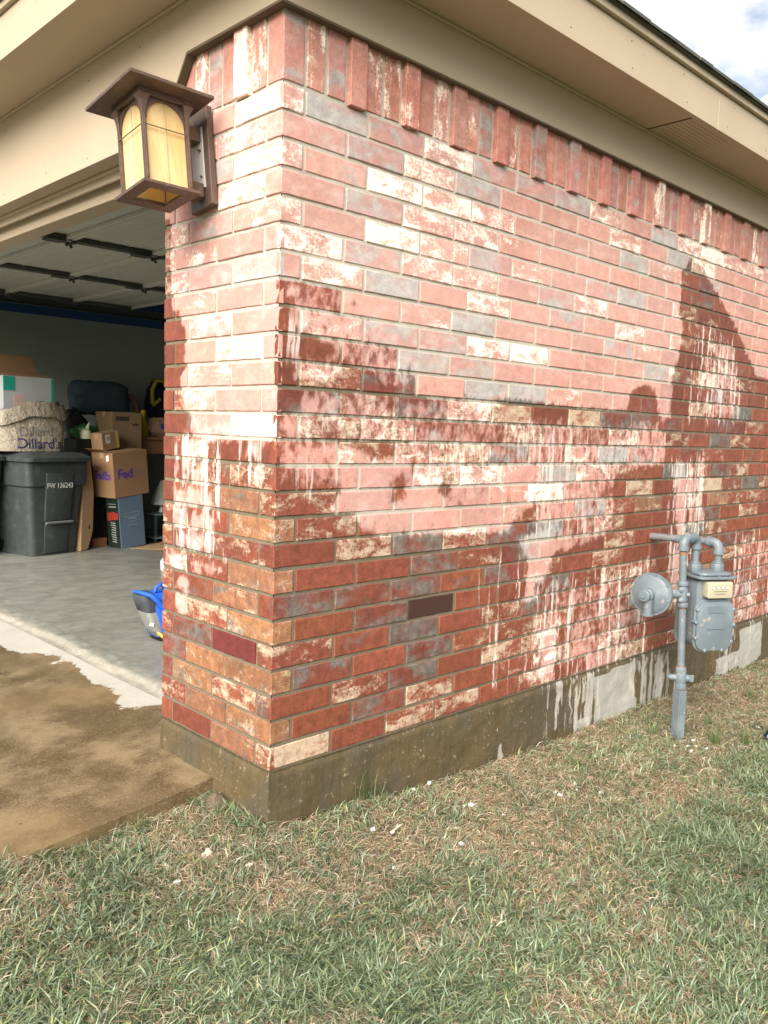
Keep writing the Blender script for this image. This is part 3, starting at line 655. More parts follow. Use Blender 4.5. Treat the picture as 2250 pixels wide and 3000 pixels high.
# ------------------------------------------------------------------ overhead door, rolled up under the ceiling
M_DOOR = simple('painted_door_steel', (.42,.43,.37), .5, .08, 3)
M_DSTEEL = simple('dark_galvanised_steel', (.075,.085,.075), .5, .2, 8, metal=.4)
door = thing('garage_door', (1.4, 3.08, 2.08), 'sectional garage door rolled up overhead inside the garage', 'garage door')
DZ = 2.085; seams = [.14, .68, 1.225, 1.80, 2.35]
for a, b in zip(seams[:-1], seams[1:]):
    g = G(); g.span((a+.004, .68, DZ+.008), (b-.004, 5.48, DZ+.03))
    sct = g.build('section', M_DOOR, door, bev=.002)
    g = G(); g.span((a+.004, .68, DZ-.016), (a+.030, 5.48, DZ+.0075)); g.span((b-.030, .68, DZ-.016), (b-.004, 5.48, DZ+.0075)); g.build('edge_rail', M_DOOR, sct, bev=.004)
    g = G()
    for q in (.33, .66): g.span((a+(b-a)*q-.005, .69, DZ+.004), (a+(b-a)*q+.005, 5.47, DZ+.0076))
    g.build('pressed_rib', M_DOOR, sct)
    for y in (.72, 1.75, 2.95, 4.15, 5.40):
        g = G(); g.span((a+.031, y-.035, DZ-.022), (b-.031, y+.035, DZ+.0035)); g.build('stile', M_DSTEEL, sct, bev=.003)
        g = G(); g.span((b-.14, y-.042, DZ-.034), (b-.036, y+.042, DZ-.0225)); g.build('stile_cap', M_DSTEEL, sct, bev=.003)
for x in seams[1:-1]:
    for y in (.72, 1.75, 2.95, 4.15, 5.40):
        g = G(); g.box((x, y, DZ-.030), (.075, .045, .004)); g.tube([(x, y-.024, DZ-.036), (x, y+.024, DZ-.036)], .008, 10)
        g.box((x-.02, y-.02, DZ-.042), (.016, .006, .026), ry(.5)); g.box((x+.02, y+.02, DZ-.042), (.016, .006, .026), ry(-.5)); g.build('hinge', M_DSTEEL, door)
trk = thing('door_track', (1.6, 5.5, 2.05), 'dark steel door track along the far garage wall', 'door track')
g = G(); g.span((.35, 5.500, DZ-.075), (3.2, 5.504, DZ-.005)); g.span((.35, 5.470, DZ-.079), (3.2, 5.504, DZ-.0752)); g.span((.35, 5.470, DZ-.0053), (3.2, 5.4995, DZ-.002)); g.build('rail', M_DSTEEL, trk)
for x in (1.15, 2.25, 3.1):
    g = G(); g.box((x, 5.515, 2.23), (.035, .004, .345), ry(.12)); g.build('hanger', M_DSTEEL, trk)
# ------------------------------------------------------------------ wall lantern
M_BRONZE = simple('bronze_lantern_metal', (.115,.075,.055), .5, .25, 25, .15, 120, metal=.35, spec=.5, dirt=(.30,.24,.19), dirtamt=.35)
def amber():
    m = NT('amber_art_glass'); p = m.pos(); n = m.noise(m.vm('MULTIPLY', p, (10, 10, 2.2)), 1.6, 4, .6, .8)
    c = m.mix(m.rng(n, .3, .7), (.80,.60,.27), (.90,.77,.46))
    m.fin(c, .25, spec=.5)
    tr = m.n('ShaderNodeBsdfTranslucent', {'Color': c}); mxs = m.n('ShaderNodeMixShader', {0: .45})
    m.t.links.new(m.b.outputs[0], mxs.inputs[1]); m.t.links.new(tr.outputs[0], mxs.inputs[2]); m.t.links.new(mxs.outputs[0], m.out.inputs[0])
    return m.m
M_AMBER = amber(); M_PLATE = simple('junction_plate', (.50,.48,.46), .5)
lan = thing('wall_lantern', (-.005, .385, 1.70), 'bronze box lantern with amber glass on the brick pier', 'lantern')
LC = Vector((-.180, .362, 0)); LT = rx(R(-8.5)); LZ = 1.69
def lp(x, y, z):
    v = LT @ Vector((x-LC.x, y-LC.y, z-LZ)); return Vector((v.x+LC.x, v.y+LC.y, v.z+LZ))
def lbuild(g, name, mat, bev=.0, smooth=None, parent=None):
    g.v = [tuple(lp(*v)) for v in g.v]; return g.build(name, mat, parent or lan, bev=bev, smooth=smooth)
def lbox(a, b, name, mat, bev=.001, parent=None): g = G(); g.span(a, b); return lbuild(g, name, mat, bev, parent=parent)
x0, y0 = LC.x, LC.y; hw = .070
# roof: a low hip with a square lip
g = G(); e = .140; zt = 1.962
g.add([(x0-e, y0-e, zt), (x0+e-.012, y0-e, zt), (x0+e-.012, y0+e, zt), (x0-e, y0+e, zt), (x0-e, y0-e, zt+.010), (x0+e-.012, y0-e, zt+.010), (x0+e-.012, y0+e, zt+.010), (x0-e, y0+e, zt+.010), (x0-.02, y0, zt+.07), (x0+.02, y0, zt+.07)],
      [(0, 3, 2, 1), (0, 1, 5, 4), (1, 2, 6, 5), (2, 3, 7, 6), (3, 0, 4, 7), (4, 5, 9, 8), (5, 6, 9), (6, 7, 8, 9), (7, 4, 8)])
lbuild(g, 'roof', M_BRONZE, .0015)
lbox((x0-.085, y0-.085, zt-.016), (x0+.085, y0+.085, zt-.0005), 'cap', M_BRONZE)
# posts with curved corbels
for sx in (-1, 1):
    for sy in (-1, 1):
        cx, cy = x0+sx*hw, y0+sy*hw; g = G()
        prof = [(.0055, 1.705), (.0055, 1.88), (.008, 1.915), (.011, 1.930), (.016, 1.940), (.019, zt-.0165)]
        vs = []; 
        for r, z in prof: vs += [(cx-r, cy-r, z), (cx+r, cy-r, z), (cx+r, cy+r, z), (cx-r, cy+r, z)]
        fs = [(4*i+k, 4*i+(k+1) % 4, 4*i+4+(k+1) % 4, 4*i+4+k) for i in range(len(prof)-1) for k in range(4)]+[(3, 2, 1, 0), tuple(range(4*len(prof)-4, 4*len(prof)))]
        g.add(vs, fs); lbuild(g, 'post', M_BRONZE, .001)
        g = G(); g.box((cx+sx*.0068, cy-.0, 1.80), (.0035, .004, .18)); g.box((cx, cy+sy*.0068, 1.80), (.004, .0035, .18)); lbuild(g, 'post_bead', M_BRONZE, .0008)
def pane(axis, s):
    def f(a, b, t):
        return (x0+s*(hw-.004)+t, y0+a, b) if axis == 0 else (x0+a, y0+s*(hw-.004)+t, b)
    w = hw-.0075; zb, zs = 1.707, 1.895
    g = G(); g.prism([(-w, zb), (w, zb), (w, zt-.02), (-w, zt-.02)], f, -.0012, .0012); lbuild(g, 'glass_pane', M_AMBER)
    # arched spandrel plate in front of the glass
    n = 14; ar = .0605; zc = 1.884
    out = [(-w, zt-.0175), (-w, zc)] ; arcp = [(-ar*math.cos(math.pi*i/n), zc+ar*.93*math.sin(math.pi*i/n)) for i in range(n+1)]
    g = G(); sgn = s*.004
    for i in range(n):
        a, b = arcp[i], arcp[i+1]
        g.prism([a, b, (b[0], zt-.0175), (a[0], zt-.0175)], f, sgn, sgn+s*.0025)
    g.prism([(-w, zc), (-ar, zc), (-ar, zt-.0175), (-w, zt-.0175)], f, sgn, sgn+s*.0025); g.prism([(ar, zc), (w, zc), (w, zt-.0175), (ar, zt-.0175)], f, sgn, sgn+s*.0025)
    lbuild(g, 'arch_plate', M_BRONZE)
    g = G()
    P0 = f(-hw-.003, 1.862, s*.0105); P1 = f(hw+.003, 1.862, s*.0105); g.tube([P0, P1], .0016, 8)
    lbuild(g, 'glazing_wire', M_BRONZE)
    g = G(); P0 = f(0, zb, s*.003); P1 = f(0, zt-.02, s*.003); g.tube([P0, P1], .0013, 8); lbuild(g, 'glazing_bar', simple('brass_wire', (.42,.32,.18), .5))
pane(0, -1); pane(0, 1); pane(1, -1); pane(1, 1)
g = G(); e = .091; i_ = .052                       # open square base
g.add([(x0+a*e, y0+b*e, z) for z in (1.690, 1.698) for a, b in ((-1,-1),(1,-1),(1,1),(-1,1))]+[(x0+a*i_, y0+b*i_, z) for z in (1.690, 1.698) for a, b in ((-1,-1),(1,-1),(1,1),(-1,1))],
      [(0,1,9,8),(1,2,10,9),(2,3,11,10),(3,0,8,11),(4,12,13,5),(5,13,14,6),(6,14,15,7),(7,15,12,4),(0,4,5,1),(1,5,6,2),(2,6,7,3),(3,7,4,0),(8,9,13,12),(9,10,14,13),(10,11,15,14),(11,8,12,15)])
lbuild(g, 'base_ring', M_BRONZE)
lbox((x0-.078, y0-.078, 1.6985), (x0+.078, y0+.078, 1.7065), 'base_frame', M_BRONZE) if False else None
bp = lbox((-.028, y0-.055, 1.688), (-.006, y0+.065, 1.990), 'back_plate', M_BRONZE, .003)
lbox((-.033, y0-.030, 1.745), (-.0285, y0+.034, 1.93), 'junction_plate', M_PLATE, .001, bp)
for z in (1.735, 1.905):
    lbox((x0+hw+.007, y0-.026, z-.022), (-.0335, y0+.026, z+.022), 'arm', M_BRONZE, .003)
g = G(); g.tube([(-.028, y0-.018, 1.86), (-.042, y0-.018, 1.86)], .004, 10); g.tube([(-.028, y0-.018, 1.78), (-.040, y0-.018, 1.78)], .003, 10); lbuild(g, 'screw', M_BRONZE)
# ------------------------------------------------------------------ gas meter set
def gas_mat():
    m = NT('grey_meter_paint'); p = m.pos(); n = m.noise(p, 14, 5, .6); n2 = m.noise(p, 45, 6, .7)
    c = m.mix(n, (.095,.120,.135), (.145,.172,.184))
    c = m.mix(m.rng(m.noise(p, 7, 4), .5, .62, 0, .25), c, (.22,.25,.255))
    c = m.mix(m.math('MULTIPLY', m.rng(n2, .635, .69), .8), c, (.19,.085,.035))
    c = m.mix(m.math('MULTIPLY', m.rng(m.noise(p, 22, 4), .60, .68), .5), c, (.40,.34,.22))
    return m.fin(c, m.rng(n, .3, .7, .38, .55), m.bump(n2, .12, .003), spec=.45)
M_GAS = gas_mat(); M_RUST = simple('rusty_pipe_thread', (.22,.10,.045), .8, .4, 40, .3)
OUT = Vector((2.226, -.328, 0)); INL = Vector((2.125, -.270, 0)); XP = (OUT-INL).normalized(); NP = Vector((XP.y, -XP.x, 0)); NP = NP if NP.y < 0 else -NP
ZU = Vector((0, 0, 1)); MC = (OUT+INL)/2
RT, RB = Vector((2.020, -.262, .565)), Vector((2.031, -.306, -.45))
def rp_(z): t = (z-RB.z)/(RT.z-RB.z); return RB+(RT-RB)*t
meter = thing('gas_meter', (2.1, -.30, -.33), 'grey gas meter with regulator and pipes beside the brick wall', 'gas meter')
g = G(); g.tube([rp_(-.45), rp_(.30)], .0163, 20); riser = g.build('riser_pipe', M_GAS, meter, smooth=40)
g = G(); g.tube([rp_(.41), rp_(.545)], .0163, 20); g.build('riser_pipe', M_GAS, meter, smooth=40)
for z in (.297, .405, -.068, .032, .534): 
    g = G(); g.tube([rp_(z-.006), rp_(z+.006)], .0168, 20); g.build('pipe_thread', M_RUST, meter, smooth=40)
# lower casing: split sheet sleeve strapped to the riser
g = G(); a = rp_(-.42); b = rp_(-.088); d = Vector((-.018, .004, 0))
for p, q in ((a, b),):
    g.tube([p, q+Vector((0, 0, -.03))], .0225, 6)
g.build('sleeve', M_GAS, meter, bev=.001)
g = G(); c = (rp_(-.08)+rp_(-.36))/2 + Vector((-.024, .010, 0)); g.box(c, (.006, .044, .30), rz(R(-25))); g.box(c+Vector((.012, -.024, 0)), (.030, .005, .30), rz(R(-25))); g.build('casing_sheet', M_GAS, meter, bev=.001)
g = G(); g.tube([rp_(-.118), rp_(-.105)], .0235, 20); g.build('strap', M_RUST, meter)
# stop cock
g = G()
for z in (-.055, .018): g.tube([rp_(z-.014), rp_(z+.014)], .0245, 6)
g.lathe([(.017, -.04), (.022, -.025), (.026, 0), (.022, .025), (.017, .04)], rp_(-.018), ZU, 20); cock = g.build('stop_cock', M_GAS, meter, bev=.002, smooth=35)
g = G(); c = rp_(-.018); v = (XP*.9+NP*.4).normalized(); g.tube([c-v*.050, c-v*.02, c+v*.02, c+v*.036], [.012, .016, .017, .015], 14); g.box(c+v*.046, (.018, .009, .030), rz(math.atan2(v.y, v.x))); g.lathe([(.008, 0), (.010, .006), (.004, .011)], c-v*.048, -v, 12); g.build('cock_tang', M_GAS, cock, bev=.0015)
# regulator body on the riser, diaphragm case, cap and vent
g = G()
g.tube([rp_(.298), rp_(.318)], .0255, 20); g.tube([rp_(.392), rp_(.412)], .0255, 20); g.tube([rp_(.315), rp_(.335), rp_(.375), rp_(.395)], [.018, .024, .024, .018], 20)
vb = g.build('regulator_body', M_GAS, meter, bev=.002, smooth=35)
vw = Vector((-.90, -.44, 0)).normalized(); sv = Vector((vw.y, -vw.x, 0))
for z, s_ in ((.378, -.4), (.332, -.4), (.356, 1.0)):
    c = rp_(z)+ (vw*.014 + sv*(-.018) if s_ > 0 else vw*.018+sv*.006); ax = (vw if s_ < 0 else -sv)
    g = G(); g.lathe([(.011, 0), (.011, .012), (.008, .014)], c, ax, 14); g.build('plug', M_GAS, vb, smooth=40)
RC = Vector((1.868, -.205, .362)); AX = Vector((-1, -.06, 0)).normalized()
thr = rp_(.355); g = G(); g.tube([thr, (thr+RC)/2+Vector((.02, .0, 0)), RC-AX*.05], [.020, .021, .03], 16); g.build('throat', M_GAS, meter, smooth=40)
g = G(); g.lathe([(.03, -.075), (.060, -.060), (.080, -.042), (.0835, -.012), (.0835, -.006)], RC, AX, 40); g.lathe([(.0925, -.0065), (.0935, 0), (.0925, .0065)], RC, AX, 40)
g.lathe([(.083, .006), (.080, .010), (.076, .012), (.050, .017), (.030, .024)], RC, AX, 40); reg = g.build('diaphragm_case', M_GAS, meter, smooth=35)
u_ = AX.cross(ZU).normalized()
for k in range(8):
    an = k*math.pi/4+.2; c = RC+(u_*math.cos(an)+ZU*math.sin(an))*.086; g = G(); g.lathe([(.0065, -.012), (.0065, .011)], c, AX, 6); g.build('bolt', M_GAS, reg)
cc = RC+AX*.02; g = G(); g.lathe([(.030, 0), (.030, .030), (.026, .034), (.026, .052), (.022, .056)], cc, AX, 24); g.lathe([(.010, .056), (.010, .063)], cc, AX, 6); g.build('spring_cap', M_GAS, reg, smooth=35)
c = cc+AX*.022+Vector((0, -.008, -.018)); g = G(); g.lathe([(.020, 0), (.019, .045), (.0195, .060), (.026, .062), (.026, .069), (.018, .070)], c, -ZU, 20); g.build('vent_spout', M_GAS, reg, smooth=35)
# loop from riser to inlet
def elbow(a, b, c, r, n=8):
    """quarter bend around corner b from a towards c"""
    a, b, c = Vector(a), Vector(b), Vector(c); u = (a-b).normalized(); w = (c-b).normalized(); rad = .030
    ctr = b+(u+w)*rad
    return [ctr - w*rad*math.cos(t) - u*rad*math.sin(t) for t in [i/n*math.pi/2 for i in range(n+1)]]
def make_elbow(b, u, w, name='elbow'):
    u = u.normalized(); w = w.normalized()
    pts = elbow(b+u, b, b+w, .03); g = G(); g.tube([b+u*.048]+pts+[b+w*.048], .0215, 18)
    g.tube([b+u*.036, b+u*.052], .0250, 18); g.tube([b+w*.036, b+w*.052], .0250, 18)
    return g.build(name, M_GAS, meter, smooth=35)
zt_ = .600; B1 = Vector((RT.x, RT.y, zt_)); B2 = Vector((INL.x, INL.y, zt_)); dd = (B2-B1).normalized()
make_elbow(B1, -ZU, dd); make_elbow(B2, -ZU, -dd)
B3 = Vector((OUT.x, OUT.y, .575)); make_elbow(B3, -ZU, Vector((0, 1, 0)))
g = G(); g.tube([B3+Vector((0, .05, 0)), Vector((OUT.x-.004, -.13, .571))], .0163, 18); g.build('outlet_pipe', M_GAS, meter, smooth=40)
M_OLDPIPE = simple('weathered_pipe', (.15,.155,.155), .55, .35, 18, .1, dirt=(.12,.05,.02), dirtamt=.9)
g = G(); g.tube([Vector((OUT.x-.004, -.13, .571)), Vector((2.222, .03, .567))], .0168, 18); g.build('outlet_pipe', M_OLDPIPE, meter, smooth=40)
g = G(); g.tube([Vector((OUT.x-.003, -.165, .5715)), Vector((OUT.x-.003, -.125, .571))], .0195, 18); g.build('coupling', M_GAS, meter, smooth=40)
ZM = .435
for P, zb in ((INL, zt_), (OUT, .575)):
    g = G(); g.tube([P+ZU*(ZM+.045), P+ZU*(zb-.046)], .0163, 18); g.build('meter_nipple', M_GAS, meter, smooth=40)
    g = G(); g.tube([P+ZU*(ZM+.012), P+ZU*(ZM+.047)], .0285, 8); g.tube([P+ZU*(ZM+.047), P+ZU*(ZM+.055)], .023, 18); g.tube([P+ZU*(ZM-.02), P+ZU*(ZM+.015)], .024, 18); g.build('swivel_nut', M_GAS, meter, bev=.0015, smooth=30)
def mw(a, d, z): return tuple(MC+XP*a+NP*d+ZU*z)            # metre frame: along, towards the viewer, up
def rrect(w, z0, z1, r, n=5):
    P = []
    for cx, cz, a0 in ((w-r, z0+r, -math.pi/2), (w-r, z1-r, 0), (-w+r, z1-r, math.pi/2), (-w+r, z0+r, math.pi)):
        P += [(cx+r*math.cos(a0+i/n*math.pi/2), cz+r*math.sin(a0+i/n*math.pi/2)) for i in range(n+1)]
    return P
f_ = lambda a, b, t: mw(a, t, b)
g = G(); g.prism(rrect(.088, .115, .425, .04), f_, -.055, .070); body = g.build('meter_body', M_GAS, meter, bev=.004, smooth=40)
g = G(); g.prism(rrect(.100, .098, .335, .052), f_, .0705, .082); g.prism(rrect(.092, .106, .327, .046), f_, .0822, .094); g.build('front_case', M_GAS, body, bev=.005, smooth=40)
g = G(); g.prism(rrect(.100, .098, .335, .052), f_, -.067, -.0555); g.prism(rrect(.088, .110, .323, .044), f_, -.085, -.0672); g.build('rear_case', M_GAS, body, bev=.005, smooth=40)
g = G(); g.prism([(a, b) for a, b in rrect(.098, -.085, .105, .030)], lambda a, b, t: mw(a, b, t), .4255, .436); g.build('top_flange', M_GAS, body, bev=.003, smooth=40)
g = G(); g.prism([(a, b) for a, b in rrect(.082, -.070, .088, .030)], lambda a, b, t: mw(a, b, t), .4362, .452); g.build('top_cover', M_GAS, body, bev=.007, smooth=50)
for a, b in ((-.085, .09), (0, .097), (.085, .09), (-.09, .0), (.09, .0)):
    g = G(); g.lathe([(.008, 0), (.008, .006)], mw(a, b, .436), ZU, 6); g.build('bolt', M_GAS, body)
for a, z in ((-.092, .29), (-.098, .235), (-.095, .165), (.092, .29), (.098, .22), (.09, .145), (-.045, .108), (.045, .108)):
    g = G(); g.lathe([(.0085, -.018), (.0085, .010), (.005, .013)], mw(a*.97, .084, z), NP, 10); g.build('bolt', M_GAS, body, smooth=40)
M_IDX = simple('yellowed_index_cover', (.36,.33,.23), .35, .12, 20); M_DIAL = simple('dial_face', (.75,.70,.55), .5); M_INK = simple('dark_ink', (.03,.03,.03), .6)
g = G(); g.span((0, 0, 0), (0, 0, 0)); g = G(); g.prism(rrect(.062, .345, .416, .008), f_, .0705, .112); idx = g.build('index_box', M_IDX, meter, bev=.003, smooth=40)
for i in range(4):
    g = G(); g.lathe([(.0085, 0), (.0085, .001)], mw(-.036+i*.023, .1122, .392), NP, 14); g.build('dial', M_INK, idx)
    g = G(); g.lathe([(.0065, .0011), (.0065, .0016)], mw(-.036+i*.023, .1122, .392), NP, 14); g.build('dial', M_DIAL, idx)
for zz, ww in ((.375, .07), (.364, .05)):
    g = G(); g.box(mw(0, .1125, zz), (ww, .0008, .0018), rz(math.atan2(XP.y, XP.x))); g.build('index_print', M_INK, idx)
g = G()
for w0, z0, z1 in ((.042, .275, .310),):
    g.prism(rrect(w0, z0, z1, .006), f_, .0945, .0965)
g.build('nameplate', M_GAS, body, bev=.0008)
g = G()
for i in range(4): g.prism(rrect(.034, .280+i*.0075, .2835+i*.0075, .001, 1), f_, .0966, .0978)
g.build('raised_lettering', M_GAS, body)
g = G(); g.prism(rrect(.042, .205, .209, .001, 1), f_, .0945, .0985); g.build('raised_rib', M_GAS, body)
# ------------------------------------------------------------------ things stored in the garage
M_CARD = simple('brown_cardboard', (.27,.155,.075), .85, .10, 6, .1, 80); M_CARD2 = simple('worn_cardboard', (.33,.21,.11), .85, .15, 6, .1, 80)
M_CARDD = simple('dim_cardboard', (.24,.155,.085), .9, .12, 6); M_TAPE = simple('packing_tape', (.42,.29,.16), .35, .06)
M_LABEL = simple('white_label', (.75,.75,.73), .6, .04); M_CAN = simple('charcoal_bin_plastic', (.040,.047,.047), .5, .15, 6, .06, 90, dirt=(.14,.14,.12), dirtamt=.3)
M_PURPLE = simple('purple_print', (.10,.045,.26), .7); M_BLACK = simple('black_plastic', (.010,.010,.011), .4, .3, 12)
M_WOOD = simple('bench_timber', (.20,.095,.045), .75, .25, 6, .1); M_WHITE = simple('white_plastic', (.70,.70,.66), .45, .05)
def frame(o, a=0., tilt=0.):
    o = Vector(o); Q = rz(a) @ ry(tilt)
    return lambda x, y, z: tuple(o + Q @ Vector((x, y, z)))
def xf(g, f): g.v = [f(*v) for v in g.v]; return g
def loft(rings):
    g = G(); n = len(rings[0]); vs = [p for r in rings for p in r]
    g.add(vs, [(i*n+k, i*n+(k+1) % n, (i+1)*n+(k+1) % n, (i+1)*n+k) for i in range(len(rings)-1) for k in range(n)]+[tuple(range(n))[::-1], tuple((len(rings)-1)*n+k for k in range(n))]); return g
def rr2(wx, wy, r, z, n=4, dy=0):
    P = []
    for cx, cy, a0 in ((wx-r, -wy+r, -math.pi/2), (wx-r, wy-r, 0), (-wx+r, wy-r, math.pi/2), (-wx+r, -wy+r, math.pi)):
        P += [(cx+r*math.cos(a0+i/n*math.pi/2), cy+dy+r*math.sin(a0+i/n*math.pi/2), z) for i in range(n+1)]
    return P
M_STENCIL = simple('white_stencil', (.62,.62,.58), .7)
def bin_cart(loc, a, label, lettering=None):
    t = thing('wheeled_bin', loc, label, 'trash bin', 'wheeled bins in the garage'); f = frame(loc, a)
    W = lambda z: .215+.070*z/.78; D = lambda z: .215+.055*z/.78
    g = loft([rr2(W(z), D(z), .05, z) for z in (0, .30, .56)]+[rr2(W(.57)+.018, D(.57)+.018, .05, .575), rr2(W(.76)+.014, D(.76)+.014, .05, .765)]); xf(g, f).build('body', M_CAN, t, smooth=35)
    g = loft([rr2(W(z), .012, .011, z, dy=0) for z in (0, .1)]); 
    pw_ = .125; g = G(); g.prism([(-pw_, .285), (pw_-.01, .285), (pw_+.01, .68), (-pw_, .68)], lambda p, z, d: (p, -D(z)-.004-d, z), 0, .022); g.prism([(-pw_+.01, .02), (pw_-.02, .02), (pw_-.01, .262), (-pw_+.01, .262)], lambda p, z, d: (p, -D(z)-.002-d, z), 0, .012)
    xf(g, f).build('front_panel', M_CAN, t, bev=.006, smooth=40)
    g = G(); g.tube([(-pw_, -D(.275)-.040, .272), (pw_, -D(.275)-.040, .272)], .011, 10); xf(g, f).build('lift_bar', simple('worn_bin_bar', (.13,.14,.14), .45), t, smooth=40)
    g = loft([rr2(W(.78)+.035, D(.78)+.05, .06, .770, dy=.0), rr2(W(.78)+.038, D(.78)+.052, .06, .80), rr2(W(.78)-.02, D(.78)-.01, .06, .835), rr2(W(.78)-.08, D(.78)-.07, .06, .842)]); lid = xf(g, f).build('lid', M_CAN, t, smooth=40)
    for s_ in (-1, 1):
        g = G(); g.lathe([(.10, -.025), (.105, 0), (.10, .025)], f(s_*.20, .235, .105), rz(a) @ Vector((1, 0, 0)), 20); g.build('wheel', M_BLACK, t, smooth=40)
    g = G(); g.tube([(-.20, D(.7)+.03, .745), (-.20, D(.7)+.09, .76), (.20, D(.7)+.09, .76), (.20, D(.7)+.03, .745)], .014, 10); xf(g, f).build('handle', M_CAN, t, smooth=40)
    if lettering: text_mesh(lettering, .052, lambda x, y, d: f(x, -D(.56)-.033, .555+y*1.15), 'stencil_number', M_STENCIL, t, bold=.0005)
    return t
bin_cart((1.325, 5.045, FZ), R(14), 'charcoal wheeled bin with a white stencilled number and a bag on its lid', 'FW 136243')
bin_cart((.695, 5.20, FZ), R(6), 'dark wheeled bin cut off by the left edge of the photo')
# shopping bag with lettering, on the bin
def bag_mat():
    m = NT('kraft_plastic_bag'); p = m.pos(); n = m.noise(p, 7, 5, .6, 1.5); n2 = m.noise(p, 22, 4, .6, 1)
    c = m.mix(n, (.26,.215,.155), (.42,.36,.28)); return m.fin(c, .42, m.bump(m.math('ADD', n, m.math('MULTIPLY', n2, .5)), .9, .03), spec=.5)
M_BAG = bag_mat()
BO = Vector((1.235, 5.06, FZ+.846)); ba = R(8)
def bagpt(th, h, amp=1.):
    n_ = 3.2; c, s_ = math.cos(th), math.sin(th); r = (abs(c)**n_+abs(s_)**n_)**(-1/n_)
    sw = .285 + .020*math.sin(h*9) - .02*h; dp = .17 + .02*math.sin(h*11+1)
    k = 1+amp*.05*mnoise.noise(Vector((c*2.2, s_*2.2, h*7)))+amp*.03*mnoise.noise(Vector((c*6, s_*6, h*16)))
    v = rz(ba) @ Vector((sw*c*r*k, dp*s_*r*k, 0)); return BO+v+Vector((0, 0, h))
bag = thing('shopping_bag', BO, 'crumpled tan shopping bag with navy lettering on the bin lid', 'bag'); N_ = 72; rings = []
for h in np.linspace(0, .335, 15):
    rings.append([bagpt(2*math.pi*k/N_, h + (.04*mnoise.noise(Vector((k*.35, 3, 1)))*(h/.335)**2 if h > .2 else 0)) for k in range(N_)])
g = G(); g.add([p for r in rings for p in r], [(i*N_+k, i*N_+(k+1) % N_, (i+1)*N_+(k+1) % N_, (i+1)*N_+k) for i in range(len(rings)-1) for k in range(N_)]+[tuple(range(N_))[::-1]])
g.build('bag_body', M_BAG, bag, smooth=60)
rings = []                                                      # folded-over, slumped mouth
for j, (o_, h) in enumerate(((.0, .325), (.015, .345), (.020, .335), (.026, .29), (.030, .25), (.026, .225))):
    ring = []
    for k in range(N_):
        th = 2*math.pi*k/N_; p = bagpt(th, min(h, .33)); q = (p-BO); q.z = 0; q.normalize()
        slump = .06*math.sin(th*1+2.2)+.025*math.sin(th*3+.5)+.03*mnoise.noise(Vector((math.cos(th)*3, math.sin(th)*3, 5)))
        ring.append(Vector((p.x, p.y, BO.z+h+(slump if j > 0 else slump*.6)))+q*o_)
    rings.append(ring)
g = G(); g.add([p for r in rings for p in r], [(i*N_+k, i*N_+(k+1) % N_, (i+1)*N_+(k+1) % N_, (i+1)*N_+k) for i in range(len(rings)-1) for k in range(N_)]); g.build('bag_cuff', M_BAG, bag, smooth=60)
M_NAVYINK = simple('navy_print', (.045,.04,.12), .6); M_GREYINK = simple('faded_print', (.16,.15,.15), .6)
def on_bag(dx, h0, sc_=1.):
    def fn(x, y, d):
        X_ = (x+dx); best = -math.pi/2
        for _ in range(14):
            p = bagpt(best, h0+y); q = rz(-ba) @ (p-BO); best += (X_-q.x)/.30*.7
        p = bagpt(best, h0+y); return p + rz(ba) @ Vector((0, -.004, 0))
    return fn
text_mesh("Dillard's", .118, on_bag(.015, .025), 'lettering', M_NAVYINK, bag, bold=.0008)
text_mesh("Dillard's", .105, on_bag(.02, .125), 'lettering', M_GREYINK, bag)
# open nappy carton standing in the bag
M_TEAL = simple('teal_print', (.02,.30,.22), .5); M_PALE = simple('pale_print', (.42,.435,.435), .5, .12, 4); M_SKIN = simple('pink_print', (.58,.40,.34), .6)
t = thing('diaper_carton', (1.22, 5.08, 1.0), 'white carton with teal edges and an open brown flap in the bag', 'carton'); f = frame((1.215, 5.075, .80), R(8))
g = G(); g.span((-.215, -.10, .02), (.215, .10, .565)); b_ = xf(g, f).build('box', M_PALE, t, bev=.002)
g = G(); g.span((.192, -.1035, .03), (.2155, -.1003, .560)); xf(g, f).build('teal_band', M_TEAL, t); g = G(); g.span((-.2152, -.1035, .45), (-.12, -.1003, .560)); xf(g, f).build('teal_band', M_TEAL, t)
g = G(); g.add([(-.20, .098, .566), (.20, .098, .566), (.165, .15, .745), (-.20, .15, .745), (-.20, .101, .566), (.20, .101, .566), (.165, .153, .745), (-.20, .153, .745)], [(0,1,2,3),(4,7,6,5),(0,4,5,1),(1,5,6,2),(2,6,7,3),(3,7,4,0)]); xf(g, f).build('flap', M_CARD, t)
g = G(); g.add([(-.21, -.09, .566), (.20, -.09, .566), (.225, .09, .60), (-.19, .09, .60), (-.21, -.09, .569), (.20, -.09, .569), (.225, .09, .603), (-.19, .09, .603)], [(0,1,2,3),(4,7,6,5),(0,4,5,1),(1,5,6,2),(2,6,7,3),(3,7,4,0)]); xf(g, f).build('inner_flap', M_CARD, t)
for cx, cz, r_ in ((-.085, .37, .045), (-.06, .34, .035), (-.10, .33, .03)):
    g = G(); g.prism([(cx+r_*1.0*math.cos(i*.524), cz+r_*1.25*math.sin(i*.524)) for i in range(12)], lambda a, b, d: (a, -.1005-d, b), 0, .0006*(3+cx*10)); xf(g, f).build('printed_patch', M_SKIN, t)
g = G()
for i in range(4): g.box((.11, -.1008, .32+i*.018), (.07-.01*(i % 2), .001, .006))
xf(g, f).build('printed_lines', M_TEAL, t)
